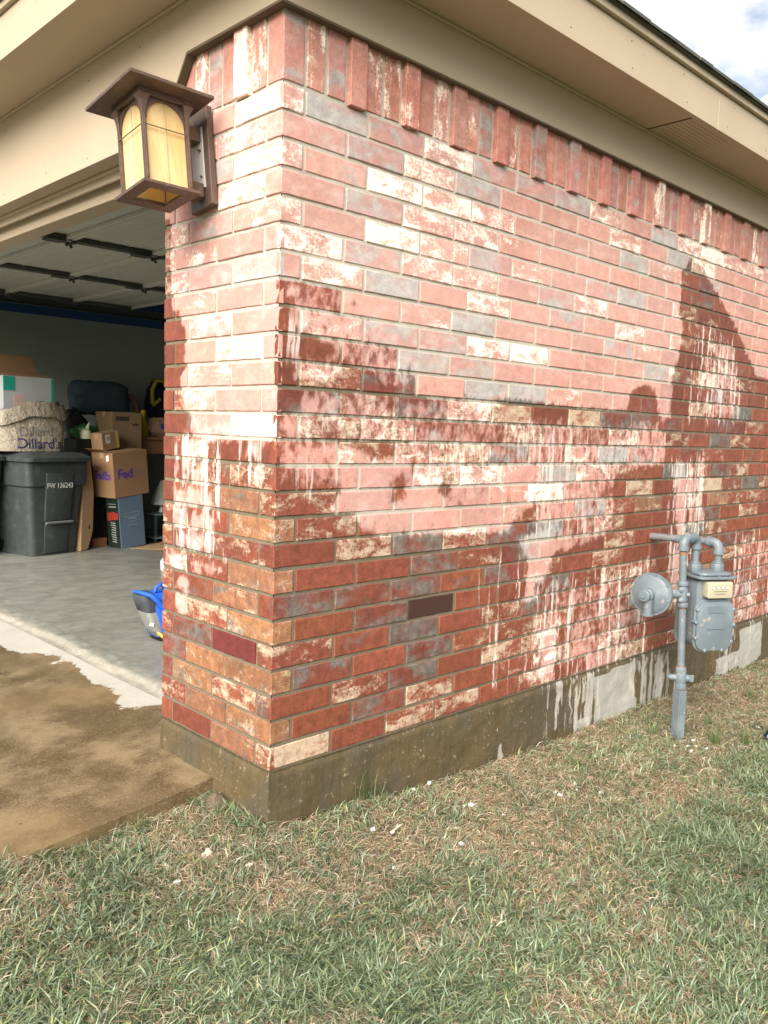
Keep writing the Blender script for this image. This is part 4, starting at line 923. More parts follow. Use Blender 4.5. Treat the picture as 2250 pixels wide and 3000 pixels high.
# soft heaps
def heap(name, c, r, mat, label, cat, seed, fold=.12, n=(28, 18), p=2.4, group=None):
    t = thing(name, (c[0], c[1], c[2]-r[2]), label, cat, group); g = G(); vs = []
    for j in range(n[1]+1):
        ph = -math.pi/2+math.pi*j/n[1]
        for i in range(n[0]):
            th = 2*math.pi*i/n[0]; d = Vector((math.cos(ph)*math.cos(th), math.cos(ph)*math.sin(th), math.sin(ph)))
            k = (abs(d.x)**p+abs(d.y)**p+abs(d.z)**p)**(-1/p)
            k *= 1+fold*mnoise.noise(d*2.1+Vector((seed, 0, 0)))+fold*.6*mnoise.noise(d*5.2+Vector((0, seed, 0)))
            vs.append((c[0]+d.x*k*r[0], c[1]+d.y*k*r[1], c[2]+d.z*k*r[2]))
    m_ = n[0]; g.add(vs, [(j*m_+i, j*m_+(i+1) % m_, (j+1)*m_+(i+1) % m_, (j+1)*m_+i) for j in range(n[1]) for i in range(m_)])
    g.build('sack', mat, t, smooth=80); return t
M_CLOTH = simple('dark_teal_fabric', (.028,.048,.060), .9, .25, 9, .3, 60)
bb = heap('garbage_bag', (1.86, 5.62, .50), (.26, .24, .585), M_BLACK, 'black garbage bag slumped behind the bin', 'garbage bag', 3.1, .16)
g = G(); g.lathe([(.05, -.02), (.025, .03), (.05, .07), (.02, .09)], (1.84, 5.62, 1.04), (0.1, 0, 1), 12); g.build('tied_neck', M_BLACK, bb, smooth=60)
cu = heap('cushion', (2.17, 5.70, 1.245), (.275, .10, .155), M_CLOTH, 'dark teal cushion lying on the tall carton by the wall', 'cushion', 7.7, .13, p=5.5)
g = G(); g.tube([(1.91, 5.60, 1.12), (2.15, 5.595, 1.105), (2.42, 5.60, 1.13)], .006, 8); g.build('piping', M_CLOTH, cu)
def carton(name, o, size, a, tilt, mat, label, cat='cardboard box', tape=True):
    t = thing(name, o, label, cat); f = frame(o, a, tilt); w, d, h = size
    g = G(); g.span((-w/2, -d/2, 0), (w/2, d/2, h)); xf(g, f).build('box', mat, t, bev=.004)
    if tape:
        g = G(); g.span((-w/2-.0008, -.025, h-.05), (-w/2+.001, .025, h+.0006)); g.span((-w/2, -.025, h-.001), (w/2, .025, h+.0008)); xf(g, f).build('tape', M_TAPE, t)
    return t, f, w, d, h
t, f, w, d, h = carton('tall_carton', (2.215, 5.40, FZ), (.30, .30, 1.195), R(3), 0, M_CARDD, 'tall brown carton with a dark printed band behind the smaller boxes')
g = G(); g.span((-.115, -d/2-.0012, 1.115), (.02, -d/2, 1.155)); g.span((.055, -d/2-.0012, 1.075), (.12, -d/2, 1.095)); xf(g, f).build('printed_band', simple('brown_ink', (.06,.04,.03), .8), t)
g = G(); g.span((-w/2-.0015, -d/2-.004, .98), (w/2+.002, -d/2+.0, .985)); xf(g, f).build('fold_line', M_CARDD, t)
tilt = R(-5.2)
t, f, w, d, h = carton('blue_carton', (2.085, 4.965, FZ), (.272, .17, .46), R(13), tilt, simple('slate_blue_card', (.105,.150,.205), .55, .08, 4), 'slate blue carton with a dark picture side under the brown box', 'carton', tape=False)
M_PRINT = simple('pale_blue_print', (.30,.34,.38), .6); M_DARKP = simple('dark_green_print', (.012,.022,.016), .4); M_REDP = simple('red_print', (.28,.03,.02), .5, .4, 25)
g = G()
for x0_, x1_, z0_, z1_ in ((-.075, .085, .315, .318), (-.075, .085, .282, .285), (-.075, -.072, .282, .318), (.082, .085, .282, .318), (-.035, .05, .262, .270), (-.045, .06, .240, .243), (-.03, .045, .230, .232), (-.05, .06, .212, .214), (-.05, .07, .202, .204)):
    g.span((x0_, -d/2-.0010, z0_), (x1_, -d/2-.0002, z1_))
xf(g, f).build('printed_lines', M_PRINT, t)
g = G(); g.span((-w/2-.0012, -d/2+.004, .01), (-w/2-.0002, d/2-.004, .45)); xf(g, f).build('picture_side', M_DARKP, t)
g = G(); g.prism([(-.07, .27), (.07, .25), (.07, .32), (.0, .335), (-.07, .325)], lambda a, b, q: (-w/2-.0014-q, a, b), 0, .0006); xf(g, f).build('printed_patch', M_REDP, t)
g = G(); rs = random.Random(4)
for i in range(9):
    z_ = .06+i*.021; g.prism([(-.03+rs.uniform(-.01, .01), z_), (.03+rs.uniform(-.01, .01), z_+.006), (.028, z_+.013), (-.035, z_+.010)], lambda a, b, q: (-w/2-.0022-q, a, b), 0, .0005)
g.prism([(-.05, .375), (.045, .370), (.045, .380), (-.05, .385)], lambda a, b, q: (-w/2-.0022-q, a, b), 0, .0005); g.prism([(-.05, .402), (.05, .398), (.05, .403), (-.05, .407)], lambda a, b, q: (-w/2-.0022-q, a, b), 0, .0005)
xf(g, f).build('printed_picture', simple('grey_print', (.30,.29,.26), .6, .4, 40), t)
g = G(); g.span((-w/2-.003, -d/2-.003, .0), (-w/2+.002, d/2, .008)); xf(g, f).build('white_edge', M_LABEL, t)
t, f, w, d, h = carton('shipping_carton', (2.053, 5.005, FZ+.462), (.385, .27, .395), R(14), tilt, M_CARD, 'brown shipping carton with purple lettering on top of the blue carton')
ff1 = f
text_mesh('Fed', .115, lambda x, y, q: ff1(-.065+x, -.136, .165+y+.02*0), 'lettering', M_PURPLE, t, bold=.004)
text_mesh('Ex', .115, lambda x, y, q: ff1(.085+x, -.136, .165+y), 'faded_lettering', simple('faded_purple_print', (.235,.130,.14), .8), t, bold=.002)
text_mesh('FedEx', .10, lambda x, y, q: ff1(-.1935, -x*.8, .16+y), 'lettering', M_PURPLE, t, bold=.004)
g = G(); g.add([(-.193, -.135, .395), (-.193, .135, .395), (-.265, .12, .43), (-.265, -.10, .43), (-.193, -.135, .398), (-.193, .135, .398), (-.265, .12, .433), (-.265, -.10, .433)], [(0,1,2,3),(4,7,6,5),(0,4,5,1),(1,5,6,2),(2,6,7,3),(3,7,4,0)]); xf(g, f).build('flap', M_CARD, t)
g = G(); g.prism([(-.09, .325), (-.055, .315), (-.055, .365), (-.09, .375)], lambda a, b, q: (-.1928-q, a, b), 0, .0008); xf(g, f).build('address_label', M_LABEL, t)
t, f, w, d, h = carton('small_carton', (1.935, 5.075, FZ+.862), (.20, .13, .155), R(20), R(-9), M_CARD2, 'small brown carton with a white barcode label on the shipping carton')
g = G(); g.span((-.055, -d/2-.0010, .060), (-.005, -d/2-.0002, .135)); lb = xf(g, f).build('barcode_label', M_LABEL, t); g = G()
for i in range(7): g.span((-.045+i*.005, -d/2-.0016, .085), (-.0435+i*.005, -d/2-.0011, .12))
xf(g, f).build('barcode', M_INK, lb)
g = G(); g.span((.068, -d/2-.0010, .004), (.0995, -d/2-.0002, .150)); xf(g, f).build('printed_strip', simple('yellow_print', (.60,.42,.14), .6, .3, 20), t)
# long folded cardboard sleeve leaning between bin and boxes
t = thing('cardboard_sleeve', (1.64, 4.92, FZ), 'tall folded cardboard sleeve standing between the bin and the boxes', 'cardboard'); f = frame((1.645, 4.93, FZ), R(25), R(2))
g = G(); g.add([(-.045, -.03, 0), (.045, -.03, .01), (.10, -.03, .17), (.102, -.03, .50), (.05, -.03, .77), (-.03, -.03, .775)]+[(-.045, .04, 0), (.045, .04, .01), (.10, .04, .17), (.102, .04, .50), (.05, .04, .77), (-.03, .04, .775)],
      [(0,1,2,3,4,5), (11,10,9,8,7,6)]+[(i, i+6, (i+1) % 6+6, (i+1) % 6) for i in range(6)]); xf(g, f).build('sheet', M_CARD2, t, bev=.002)
g = G(); g.prism([(.055+.012*math.cos(i*.6), .20+.020*math.sin(i*.6)) for i in range(10)], lambda a, b, q: (a, -.0305-q, b), 0, .0006); xf(g, f).build('hand_hole', simple('dark_hole', (.06,.04,.02), .9), t)
# tote with garden bag and bottle
carton('black_tote', (1.80, 5.22, FZ), (.26, .22, .95), R(5), 0, M_BLACK, 'black tote standing in the dark behind the shipping carton', 'tote', tape=False)
heap('garden_bag', (1.815, 5.24, .925), (.105, .09, .070), simple('green_bag_plastic', (.03,.16,.035), .35, .5, 14), 'green plastic bag crumpled on the black tote', 'bag', 1.3, .3)
t = thing('sprayer_bottle', (1.775, 5.12, .872), 'cream bottle with a pointed cap beside the green bag', 'bottle'); g = G(); g.lathe([(.044, 0), (.046, .01), (.046, .055), (.034, .075), (.018, .085)], (1.775, 5.125, .872), (0, 0, 1), 20); g.build('bottle', simple('cream_plastic', (.52,.52,.36), .45), t, smooth=40)
g = G(); g.lathe([(.018, 0), (.016, .02), (.007, .055), (.004, .06)], (1.785, 5.125, .957), (.35, 0, 1), 14); g.build('cap', simple('cream_plastic', (.52,.52,.36), .45), t, smooth=40)
t, f, w, d, h = carton('low_box', (1.86, 5.12, FZ), (.15, .12, .075), R(10), 0, simple('reddish_card', (.22,.085,.04), .8), 'low reddish box on the floor behind the blue carton', 'box', tape=False)
# bench with clutter
t = thing('workbench', (2.75, 5.65, FZ), 'brown timber workbench against the far wall', 'workbench')
for i in range(4):
    g = G(); g.span((2.395, 5.355+i*.145, .862), (3.35, 5.495+i*.145, .895)); g.build('top_board', M_WOOD, t, bev=.003)
g = G(); g.span((2.41, 5.375, .735), (3.33, 5.40, .8615)); g.build('apron', M_WOOD, t, bev=.003)
for x in (2.43, 3.29):
    for y in (5.42, 5.90): g = G(); g.span((x-.04, y-.04, FZ), (x+.04, y+.04, .8615)); g.build('leg', M_WOOD, t, bev=.003)
BZ = .8955
t = thing('spray_can', (2.365, 5.42, BZ), 'white spray can standing at the left end of the bench', 'spray can'); t.location = (2.42, 5.42, BZ)
g = G(); g.lathe([(.024, 0), (.026, .004), (.026, .13), (.020, .145), (.014, .148)], (2.42, 5.42, BZ), (0, 0, 1), 20); g.build('can', simple('printed_can', (.35,.20,.22), .35, .6, 18), t, smooth=40)
g = G(); g.lathe([(.014, 0), (.015, .03), (.009, .06), (.008, .075)], (2.42, 5.42, BZ+.148), (0, 0, 1), 16); g.build('nozzle', M_WHITE, t, smooth=40)
t = thing('oil_jug', (2.50, 5.47, BZ), 'yellow plastic jug with a narrow neck on the bench', 'jug'); f = frame((2.505, 5.47, BZ), R(10))
g = loft([rr2(.045, .03, .015, z) for z in (0, .01, .10)]+[rr2(.030, .022, .012, .13), rr2(.014, .014, .008, .16), rr2(.014, .014, .008, .215), rr2(.020, .018, .010, .22), rr2(.020, .018, .010, .25)]); xf(g, f).build('jug', simple('yellow_plastic', (.42,.28,.02), .4), t, smooth=40)
pb = heap('paper_bag', (2.66, 5.44, .985), (.125, .075, .092), simple('brown_paper', (.30,.20,.12), .8, .2, 14, .5, 20), 'crumpled brown paper bag with a blue print on the bench', 'bag', 5.2, .2)
g = G(); g.prism([(.035*math.cos(i*.63)+.0, .028*math.sin(i*.63)) for i in range(10)], lambda a, b, q: (2.655+a, 5.352-q, .995+b), 0, .012); g.build('printed_patch', simple('blue_print', (.03,.07,.30), .6), pb)
t = thing('hand_tool', (2.5, 5.62, 1.15), 'dark red tool handle leaning on the cushion above the bench', 'tool'); g = G(); g.tube([(2.58, 5.60, BZ), (2.50, 5.62, 1.22), (2.44, 5.64, 1.30)], [.011, .011, .009], 10); g.build('handle', simple('red_handle', (.16,.02,.02), .5), t, smooth=60)
g = G(); g.box((2.59, 5.60, BZ+.01), (.07, .03, .02)); g.build('head', M_DSTEEL, t, bev=.003)
hv = heap('hanging_bag', (2.88, 5.90, 1.25), (.115, .085, .20), simple('navy_nylon', (.010,.013,.03), .7), 'navy bag with yellow trim hanging on the far wall', 'bag', 9.1, .15)
g = G(); g.tube([(2.78, 5.80, 1.22), (2.775, 5.80, 1.36), (2.82, 5.805, 1.45), (2.90, 5.805, 1.455), (2.96, 5.81, 1.36)], .020, 10); g.tube([(2.78, 5.795, 1.20), (2.86, 5.79, 1.27)], .017, 10); g.build('trim', simple('hi_vis_yellow', (.35,.33,.03), .7), hv, smooth=60)
g = G(); g.tube([(2.88, 6.015, 1.47), (2.88, 5.93, 1.47), (2.88, 5.92, 1.49)], .005, 8); g.build('hook', M_DSTEEL, hv)
# little shelf with a white lamp
t = thing('shelf_unit', (2.62, 5.2, FZ), 'low dark shelf unit holding the white lamp', 'shelf'); M_SHELF = simple('dark_green_shelf', (.035,.055,.05), .6); M_SHTOP = simple('pale_green_shelf_edge', (.14,.19,.17), .6)
for z in (-.045, .175): g = G(); g.span((2.40, 5.05, z), (2.84, 5.36, z+.016)); g.build('shelf', M_SHTOP, t, bev=.002)
for x in (2.415, 2.825):
    for y in (5.065, 5.345): g = G(); g.span((x-.012, y-.012, FZ), (x+.012, y+.012, .1745)); g.build('post', M_SHELF, t)
t = thing('table_lamp', (2.53, 5.17, .192), 'white table lamp with a pointed shade on the low shelf', 'lamp'); c = (2.535, 5.17)
g = G(); g.lathe([(.028, 0), (.024, .01), (.016, .05), (.012, .075), (.012, .09)], (c[0], c[1], .192), (0, 0, 1), 18); g.build('base', M_WHITE, t, smooth=40)
M_SHADE = simple('lamp_shade', (.42,.50,.45), .7); g = G(); vs = []
for r_, z in ((.095, .265), (.098, .27), (.085, .33), (.016, .49), (.012, .493)): vs += [(c[0]+r_*math.cos(k*math.pi/4+.3), c[1]+r_*math.sin(k*math.pi/4+.3), z) for k in range(8)]
g.add(vs, [(i*8+k, i*8+(k+1) % 8, (i+1)*8+(k+1) % 8, (i+1)*8+k) for i in range(4) for k in range(8)]+[tuple(range(7, -1, -1)), tuple(range(32, 40))]); g.build('shade', M_SHADE, t)
t = thing('cardboard_sheet', (2.3, 4.75, FZ), 'flattened cardboard sheet lying on the garage floor', 'cardboard'); g = G(); g.add([(2.03, 4.80, FZ+.004), (2.25, 4.56, FZ+.003), (2.75, 4.85, FZ+.010), (2.45, 5.02, FZ+.004), (2.03, 4.80, FZ+.008), (2.25, 4.56, FZ+.007), (2.75, 4.85, FZ+.014), (2.45, 5.02, FZ+.008)], [(3,2,1,0),(4,5,6,7),(0,1,5,4),(1,2,6,5),(2,3,7,6),(3,0,4,7)]); g.build('sheet', M_CARD2, t)
t = thing('white_jug', (1.73, 3.68, FZ), 'small white jug half hidden behind the brick pier', 'jug'); g = G(); g.lathe([(.05, 0), (.055, .01), (.055, .07), (.035, .095), (.015, .105), (.015, .12)], (1.755, 3.68, FZ), (0, 0, 1), 20); g.build('jug', simple('pale_blue_plastic', (.50,.58,.64), .4), t, smooth=40)
# blue backpack beside the jamb
bk = thing('backpack', (.70, 1.86, FZ), 'bright blue backpack with grey side and yellow tab beside the brick pier', 'backpack')
M_BLUE = simple('blue_nylon', (.010,.085,.46), .6, .2, 12, .2, 40); M_GREYN = simple('grey_mesh_fabric', (.22,.215,.20), .85, .2, 30, .3, 200); M_DKN = simple('charcoal_nylon', (.045,.050,.055), .75); M_YEL = simple('yellow_tab', (.72,.46,.05), .5)
def br(x0_, x1_, y0_, y1_, z):                                  # one rounded slice of the bag, left edge x0
    w_, d_ = (x1_-x0_)/2, (y1_-y0_)/2
    return [(x+(x0_+x1_)/2, y+(y0_+y1_)/2, z) for x, y, _ in rr2(w_, d_, min(w_, d_)*.6, 0, 5)]
def soft(g, amp, seed):
    g.v = [tuple(Vector(v)+Vector((mnoise.noise(Vector(v)*22+Vector((seed, 0, 0))), mnoise.noise(Vector(v)*22+Vector((0, seed, 0))), mnoise.noise(Vector(v)*22+Vector((0, 0, seed)))))*amp) for v in g.v]; return g
g = loft([br(.640, .80, 1.79, 1.95, -.055), br(.628, .81, 1.785, 1.96, -.02), br(.612, .82, 1.785, 1.965, .04), br(.594, .82, 1.79, 1.965, .10), br(.584, .81, 1.80, 1.96, .145), br(.600, .79, 1.82, 1.94, .168)]); soft(g, .006, 1).build('body', M_BLUE, bk, smooth=70)
g = loft([br(.626, .68, 1.80, 1.90, -.045), br(.608, .68, 1.795, 1.915, .0), br(.584, .66, 1.795, 1.92, .05), br(.573, .65, 1.80, 1.92, .082)]); soft(g, .004, 2).build('mesh_pocket', M_GREYN, bk, smooth=70)
g = loft([br(.571, .65, 1.80, 1.92, .083), br(.556, .65, 1.80, 1.93, .13), br(.549, .64, 1.81, 1.93, .165), br(.560, .62, 1.82, 1.92, .176)]); soft(g, .004, 3).build('top_pocket', M_DKN, bk, smooth=70)
g = G(); g.tube([(.552, 1.90, .180), (.550, 1.83, .184), (.585, 1.79, .172), (.625, 1.778, .135), (.660, 1.775, .075), (.690, 1.778, .0)], [.009, .010, .013, .015, .014, .012], 10); g.build('piping', M_BLUE, bk, smooth=70)
g = G(); g.tube([(.64, 1.86, .165), (.650, 1.85, .200), (.675, 1.85, .212), (.71, 1.86, .17)], [.010, .009, .010, .010], 10); g.build('haul_loop', M_BLUE, bk, smooth=70)
g = G(); g.prism([(.580, .020), (.586, .036), (.606, .026), (.602, .012)], lambda a, b, q: (a, 1.792+q, b), 0, .004); g.build('logo_tab', M_LABEL, bk)
g = G(); g.tube([(.628, 1.796, -.022), (.645, 1.784, -.042), (.675, 1.782, -.056)], [.005, .009, .010], 10); g.build('yellow_tab', M_YEL, bk, smooth=70)
g = loft([br(.655, .79, 1.80, 1.94, FZ), br(.648, .80, 1.795, 1.945, FZ+.010), br(.648, .80, 1.795, 1.945, -.056)]); g.build('base', M_BLACK, bk, smooth=50)
# ------------------------------------------------------------------ dish on the roof
ds = thing('satellite_dish', (4.45, .48, 2.86), 'pale blue-grey satellite dish beyond the roof edge at the right', 'satellite dish')
dc = CAM + (fwd*1.0 + rt*((2296-1125)/2456.66) - upv*((352-1500)/2456.66))*5.5; M_DISH = simple('dish_enamel', (.42,.50,.53), .5)
nd_ = Vector((-.55, -.75, .35)).normalized(); g = G(); g.lathe([(.005, -.03), (.08, -.026), (.15, -.012), (.20, .006), (.205, .008), (.20, .002), (.15, -.016), (.08, -.030), (.005, -.034)], dc, nd_, 36); g.build('reflector', M_DISH, ds, smooth=50)
g = G(); g.tube([dc-nd_*.03, dc-nd_*.12, Vector((dc.x+.08, dc.y+.10, dc.z-.42))], .018, 10); g.build('mast', M_DISH, ds, smooth=40)
g = G(); g.tube([dc-Vector((0, 0, .19)), dc+nd_*.25-Vector((0, 0, .10))], .008, 8); g.box(dc+nd_*.27-Vector((0, 0, .09)), (.04, .04, .06)); g.build('feed_arm', M_DISH, ds)
# ------------------------------------------------------------------ lawn litter
def gzs(x, y): return float(gz(np.array([x]), np.array([y]))[0])
CH = [(0.265,-0.179), (0.313,-0.218), (0.357,-0.196), (0.317,-0.273), (0.463,-0.367), (0.684,-0.195), (0.711,-0.200), (0.763,-0.300), (0.186,-0.354), (0.707,-0.462), (1.225,-0.284), (1.096,-0.280), (1.092,-0.305), (1.184,-0.318), (1.257,-0.376), (1.981,-0.363), (1.943,-0.397), (2.056,-0.350), (2.046,-0.418), (1.118,-0.687), (0.521,-1.109), (-0.164,-0.136), (-0.442,0.081), (-0.409,0.049), (-0.354,-0.080), (2.506,-0.453), (0.192,-0.043), (0.602,-0.03), (0.686,-0.025), (1.92,-.33), (2.01,-.385)]
M_CHIP = simple('white_chip', (.74,.72,.68), .8, .12, 60)
def blob(c, r, seed, nm, mat):
    g = G(); vs = []; 
    for j in range(7):
        ph = -math.pi/2+math.pi*j/6
        for i in range(8):
            th = i*math.pi/4; d = Vector((math.cos(ph)*math.cos(th), math.cos(ph)*math.sin(th), math.sin(ph))); k = 1+.55*mnoise.noise(d*1.7+Vector((seed*3.7, seed, 0)))
            vs.append((c[0]+d.x*r[0]*k, c[1]+d.y*r[1]*k, c[2]+d.z*r[2]*k))
    g.add(vs, [(j*8+i, j*8+(i+1) % 8, (j+1)*8+(i+1) % 8, (j+1)*8+i) for j in range(6) for i in range(8)]); return g.build(nm, mat)
for i, (x, y) in enumerate(CH):
    s_ = random.uniform(.005, .010); o = blob((x, y, gzs(x, y)+.012+s_*.5), (s_*random.uniform(.8, 1.6), s_*random.uniform(.6, 1.1), s_*.6), i, 'mortar_chip', M_CHIP)
    tag(o, 'small white mortar chip lying in the grass near the wall', 'chip', 'white chips scattered in the lawn')
tag(blob((-.224, -.018, gzs(-.224, -.018)+.018), (.017, .012, .017), 50, 'stone', simple('tan_stone', (.48,.36,.27), .8, .3, 40)), 'tan pebble in the grass below the driveway corner', 'stone')
tag(blob((-.045, .215, gzs(-.045, .215)+.012), (.035, .04, .03), 51, 'stone', simple('muddy_stone', (.11,.078,.05), .9, .3, 30, .5, 60)), 'muddy lump of concrete wedged between driveway and foundation', 'stone')
tag(blob((2.405, -.545, gzs(2.4, -.54)+.028), (.030, .026, .030), 52, 'glossy_lump', simple('glossy_black', (.008,.012,.025), .12, .2)), 'glossy black lump in the lawn at the right edge', 'debris')
t = thing('dry_stick', (.33, -.20, gzs(.33, -.2)), 'pale dry stick lying in the grass near the white chips', 'stick'); z_ = gzs(.33, -.22)+.018
g = G(); g.tube([(.305, -.215, z_), (.335, -.215, z_+.006), (.368, -.205, z_+.004)], [.003, .0032, .0022], 6); g.build('stick', simple('pale_stick', (.50,.42,.30), .8), t, smooth=60)
# ------------------------------------------------------------------ grass
def blades(name, n, mat, seed, kindf, label, cat):
    r = np.random.default_rng(seed)
    X = []; Y = []
    tot = 0
    bx, by, bs = [], [], []
    while tot < n:
        nc = 9000
        cx = r.uniform(-2.0, 5.2, nc); cy = r.uniform(-2.2, .32, nc)
        keep = ~(((cx > -.012) & (cy > -.012)) | ((cy > .285) & (cx > -.63)))
        zc = gz(cx, cy); d = np.c_[cx-CAM.x, cy-CAM.y, zc-CAM.z]
        dep = d @ np.array(fwd); uu = (d @ np.array(rt))/dep*2456.66; vv = -(d @ np.array(upv))/dep*2456.66
        keep &= (dep > .3) & (np.abs(uu) < 1700) & (vv < 2200)
        keep &= r.uniform(0, 1, nc) < kindf(cx, cy)
        bx.append(cx[keep]); by.append(cy[keep]); tot += keep.sum()*CLUMP
    cx = np.concatenate(bx); cy = np.concatenate(by)
    m = len(cx); th0 = r.uniform(0, 2*np.pi, m); k = CLUMP
    x = np.repeat(cx, k)+r.normal(0, .010, m*k); y = np.repeat(cy, k)+r.normal(0, .010, m*k)
    ok = ~(((x > -.008) & (y > -.008)) | ((y > .292) & (x > -.615)))
    x = x[ok]; y = y[ok]; th = (np.repeat(th0, k)[ok]+r.normal(0, 1.3, len(x)))
    return r, x, y, th
def make_grass(name, n, mat, seed, kindf, label, cat, clump, ln, wd, lean, lift, colf):
    global CLUMP; CLUMP = clump
    r, x, y, th = blades(name, n, mat, seed, kindf, label, cat); n = len(x)
    Lb = r.uniform(*ln, n)*(.75+.5*vnoise(x, y, 4, 31)); W = r.uniform(*wd, n); le = r.uniform(*lean, n)
    z = gz(x, y)-.002 + r.uniform(0, lift, n)
    near = np.minimum(np.where(y > 0, 1e3, np.where(x > 0, -y, 1e3)), np.where(x < 0, np.where(y > 0, -x, 1e3), 1e3))
    dx, dy = np.cos(th), np.sin(th); px, py = -dy, dx
    hx1 = np.sin(le*.72)*.55; hz1 = np.cos(le*.72)*.55; hx2 = hx1+np.sin(np.minimum(le*1.25, 1.75))*.45; hz2 = hz1+np.cos(np.minimum(le*1.25, 1.75))*.45
    # keep blades out of the wall: those that would reach it bend away
    tx, ty = x+dx*Lb*hx2, y+dy*Lb*hx2
    hit = ((tx > -.006) & (ty > -.006)) | ((ty > .29) & (tx > -.62))
    dx = np.where(hit, -dx, dx); dy = np.where(hit, -dy, dy)
    tw = r.uniform(-.5, .5, n)
    V = np.zeros((n, 5, 3)); h = W/2
    wx, wy, wz = px*np.cos(tw), py*np.cos(tw), np.sin(tw)
    for i, (a, b, s) in enumerate(((0, 0, -.8), (0, 0, .8), (hx1, hz1, -1), (hx1, hz1, 1), (hx2, hz2, 0))):
        V[:, i, 0] = x+dx*Lb*a+wx*h*s; V[:, i, 1] = y+dy*Lb*a+wy*h*s; V[:, i, 2] = z+Lb*b+wz*h*s
    V[:, :, 2] = np.maximum(V[:, :, 2], gz(V[:, :, 0], V[:, :, 1])-.004)
    o5 = np.arange(n)*5
    q = np.c_[o5, o5+1, o5+3, o5+2]; t3 = np.c_[o5+2, o5+3, o5+4]
    loops = np.concatenate([np.c_[q, t3].ravel()]); me = bpy.data.meshes.new(name)
    me.vertices.add(n*5); me.vertices.foreach_set('co', V.astype(np.float32).ravel())
    me.loops.add(n*7); me.loops.foreach_set('vertex_index', loops.astype(np.int32))
    me.polygons.add(n*2); st = np.c_[np.arange(n)*7, np.arange(n)*7+4].ravel(); me.polygons.foreach_set('loop_start', st.astype(np.int32))
    me.update(calc_edges=True); me.validate()
    c = colf(r, x, y, n); cc = np.repeat(c, 5, axis=0); cc = np.c_[cc, np.ones(len(cc))]
    set_attr(me, 'gcol', cc); me.materials.append(mat); me.shade_smooth()
    o = link(name, me); return tag(o, label, cat, kind='stuff')
def grass_mat(nm, rough):
    m = NT(nm); c = m.attr('gcol').outputs['Color']; m.fin(c, rough, spec=.35)
    tr = m.n('ShaderNodeBsdfTranslucent', {'Color': c}); ms = m.n('ShaderNodeMixShader', {0: .28})
    m.t.links.new(m.b.outputs[0], ms.inputs[1]); m.t.links.new(tr.outputs[0], ms.inputs[2]); m.t.links.new(ms.outputs[0], m.out.inputs[0]); return m.m
def bare(x, y):          # worn ground along the foot of the wall
    d = np.where((x > -.05) & (y < 0), -y, np.where(x <= -.05, np.hypot(np.maximum(-x-.05, 0), np.maximum(-y, 0))+.02, 1))
    b = 1-sstep((d-.10-.42*vnoise(x, y, 1.7, 40)-.16*sstep((x-.2)/.8))/.22)
    b = np.maximum(b, sstep(1-np.hypot(x+.06, y-.20)/.17))
    b = np.maximum(b, sstep(1-np.hypot((x-.52), y+.44)/.14)*1.05)
    patch = sstep((vnoise(x, y, 2.6, 44)-.60)/.16)
    return np.clip(np.maximum(b*.88, patch*.62), 0, 1)
def green_d(x, y):
    return np.clip((1-bare(x, y))*(.10+1.1*vnoise(x, y, 7, 41)*vnoise(x, y, 2.2, 42)*1.6)+.04, 0, 1)
def straw_d(x, y): return np.clip(.40+.60*bare(x, y), 0, 1)*np.clip(.35+.9*vnoise(x, y, 5, 47), 0, 1)
def green_c(r, x, y, n):
    P = np.array([(.088,.122,.052), (.140,.184,.090), (.195,.245,.145), (.270,.325,.220), (.235,.262,.105), (.34,.32,.18)])
    w = np.array([.20, .28, .24, .14, .09, .05]); i = r.choice(6, n, p=w); return P[i]*r.uniform(.72, 1.25, (n, 1))*(.8+.4*vnoise(x, y, 3, 50))[:, None]
def straw_c(r, x, y, n):
    P = np.array([(.46,.345,.22), (.36,.25,.15), (.62,.52,.39), (.22,.135,.07), (.32,.30,.16)]); i = r.choice(5, n, p=[.3, .25, .2, .15, .1]); return P[i]*r.uniform(.7, 1.2, (n, 1))
MG = grass_mat('grass_blade', .5); MS = grass_mat('dead_grass_blade', .8)
make_grass('dead_grass', 230000, MS, 5, straw_d, 'dead straw and thatch lying between the grass blades', 'dead grass', 6, (.022, .07), (.0011, .0026), (1.2, 1.62), .010, straw_c)
make_grass('grass', 260000, MG, 6, green_d, 'patchy green lawn grass in front of the brick wall', 'grass', 8, (.022, .072), (.0018, .0045), (.75, 1.55), .006, green_c)
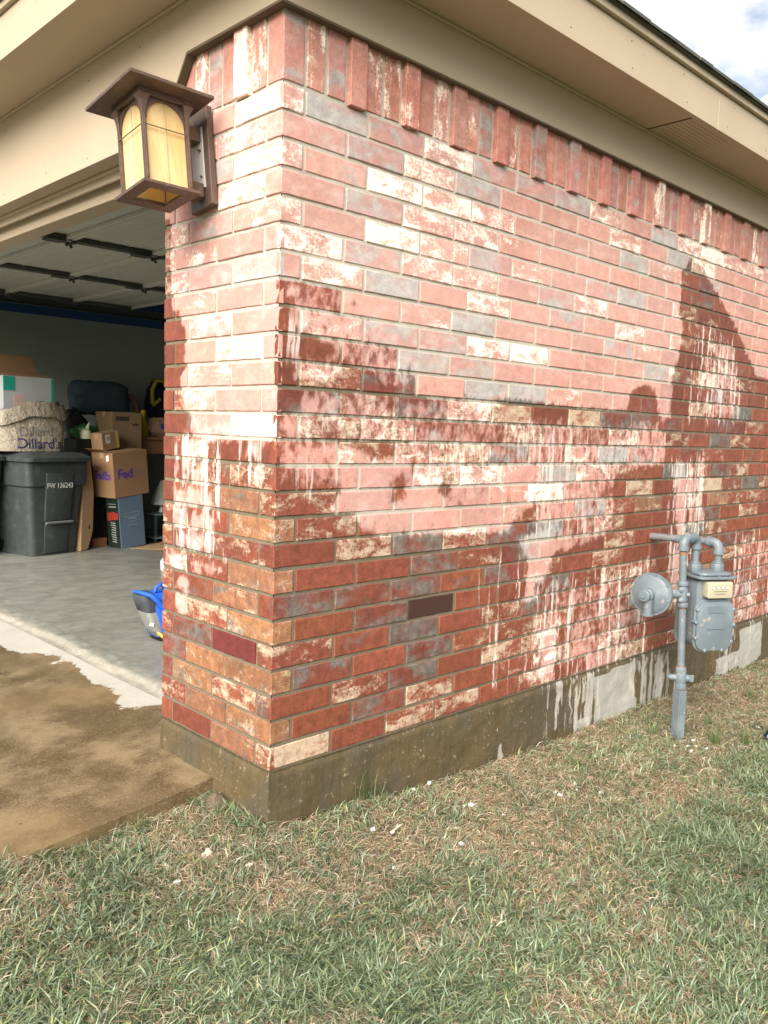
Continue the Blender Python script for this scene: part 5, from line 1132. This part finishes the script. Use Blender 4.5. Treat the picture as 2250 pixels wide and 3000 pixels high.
# a few upright tufts against the foundation, around the riser and along the driveway
def tuft(x, y, n, ln, seed):
    r = random.Random(seed); g = G(); cs = []; z = gzs(x, y)
    for i in range(n):
        bx_, by_ = x+r.gauss(0, .014), y+r.gauss(0, .010); by_ = min(by_, -.015) if bx_ > -.02 else by_; a = r.uniform(0, 6.28); l = ln*r.uniform(.5, 1.15); k = r.uniform(.1, .6); w_ = r.uniform(.0016, .003); vs = []
        for s_, (hh, oo) in enumerate(((0, 0), (.4, .12), (.75, .42), (1, .95))):
            c = Vector((bx_+math.cos(a)*l*oo*k, by_+math.sin(a)*l*oo*k, z-.004+l*hh*(1-.35*k*oo)))
            if bx_ > -.02: c.y = min(c.y, -.008)
            p = Vector((-math.sin(a), math.cos(a), 0))*w_*(1-s_/3.2); vs += [c-p, c+p]
        g.add(vs, [(0,1,3,2), (2,3,5,4), (4,5,7,6)]); cs += [r.choice(((.075,.13,.04), (.10,.15,.06), (.13,.17,.07), (.17,.17,.06)))]*8
    me = bpy.data.meshes.new('grass_tuft'); me.from_pydata(g.v, [], g.f); me.materials.append(MG); set_attr(me, 'gcol', [(*c, 1) for c in cs]); return link('grass_tuft', me)
TF = [(.365, -.03, 26, .13, 'tall green tuft against the foundation nearest the corner'), (.43, -.06, 12, .09, 'short tuft just right of the tall one by the foundation'), (1.62, -.22, 22, .10, 'grass tuft left of the gas riser by the pale foundation patch'),
      (2.12, -.42, 34, .13, 'tall tuft right of the gas riser foot'), (2.25, -.50, 26, .12, 'second tall tuft right of the gas riser'), (2.30, -.30, 24, .09, 'tuft behind the gas riser below the meter'), (-.30, .23, 22, .075, 'tuft spilling over the middle of the driveway edge'),
      (-.50, .22, 22, .07, 'tuft at the outer end of the driveway edge'), (-.07, .02, 18, .07, 'small tuft in front of the narrow foundation face'), (1.95, -.22, 16, .07, 'small tuft left of the riser sleeve'), (2.9, -.25, 24, .10, 'far tuft below the pale patch at the right')]
for i, (x, y, n, ln, lab) in enumerate(TF): tag(tuft(x, y, n, ln, i+70), lab, 'grass tuft', 'grass tufts beside the house')
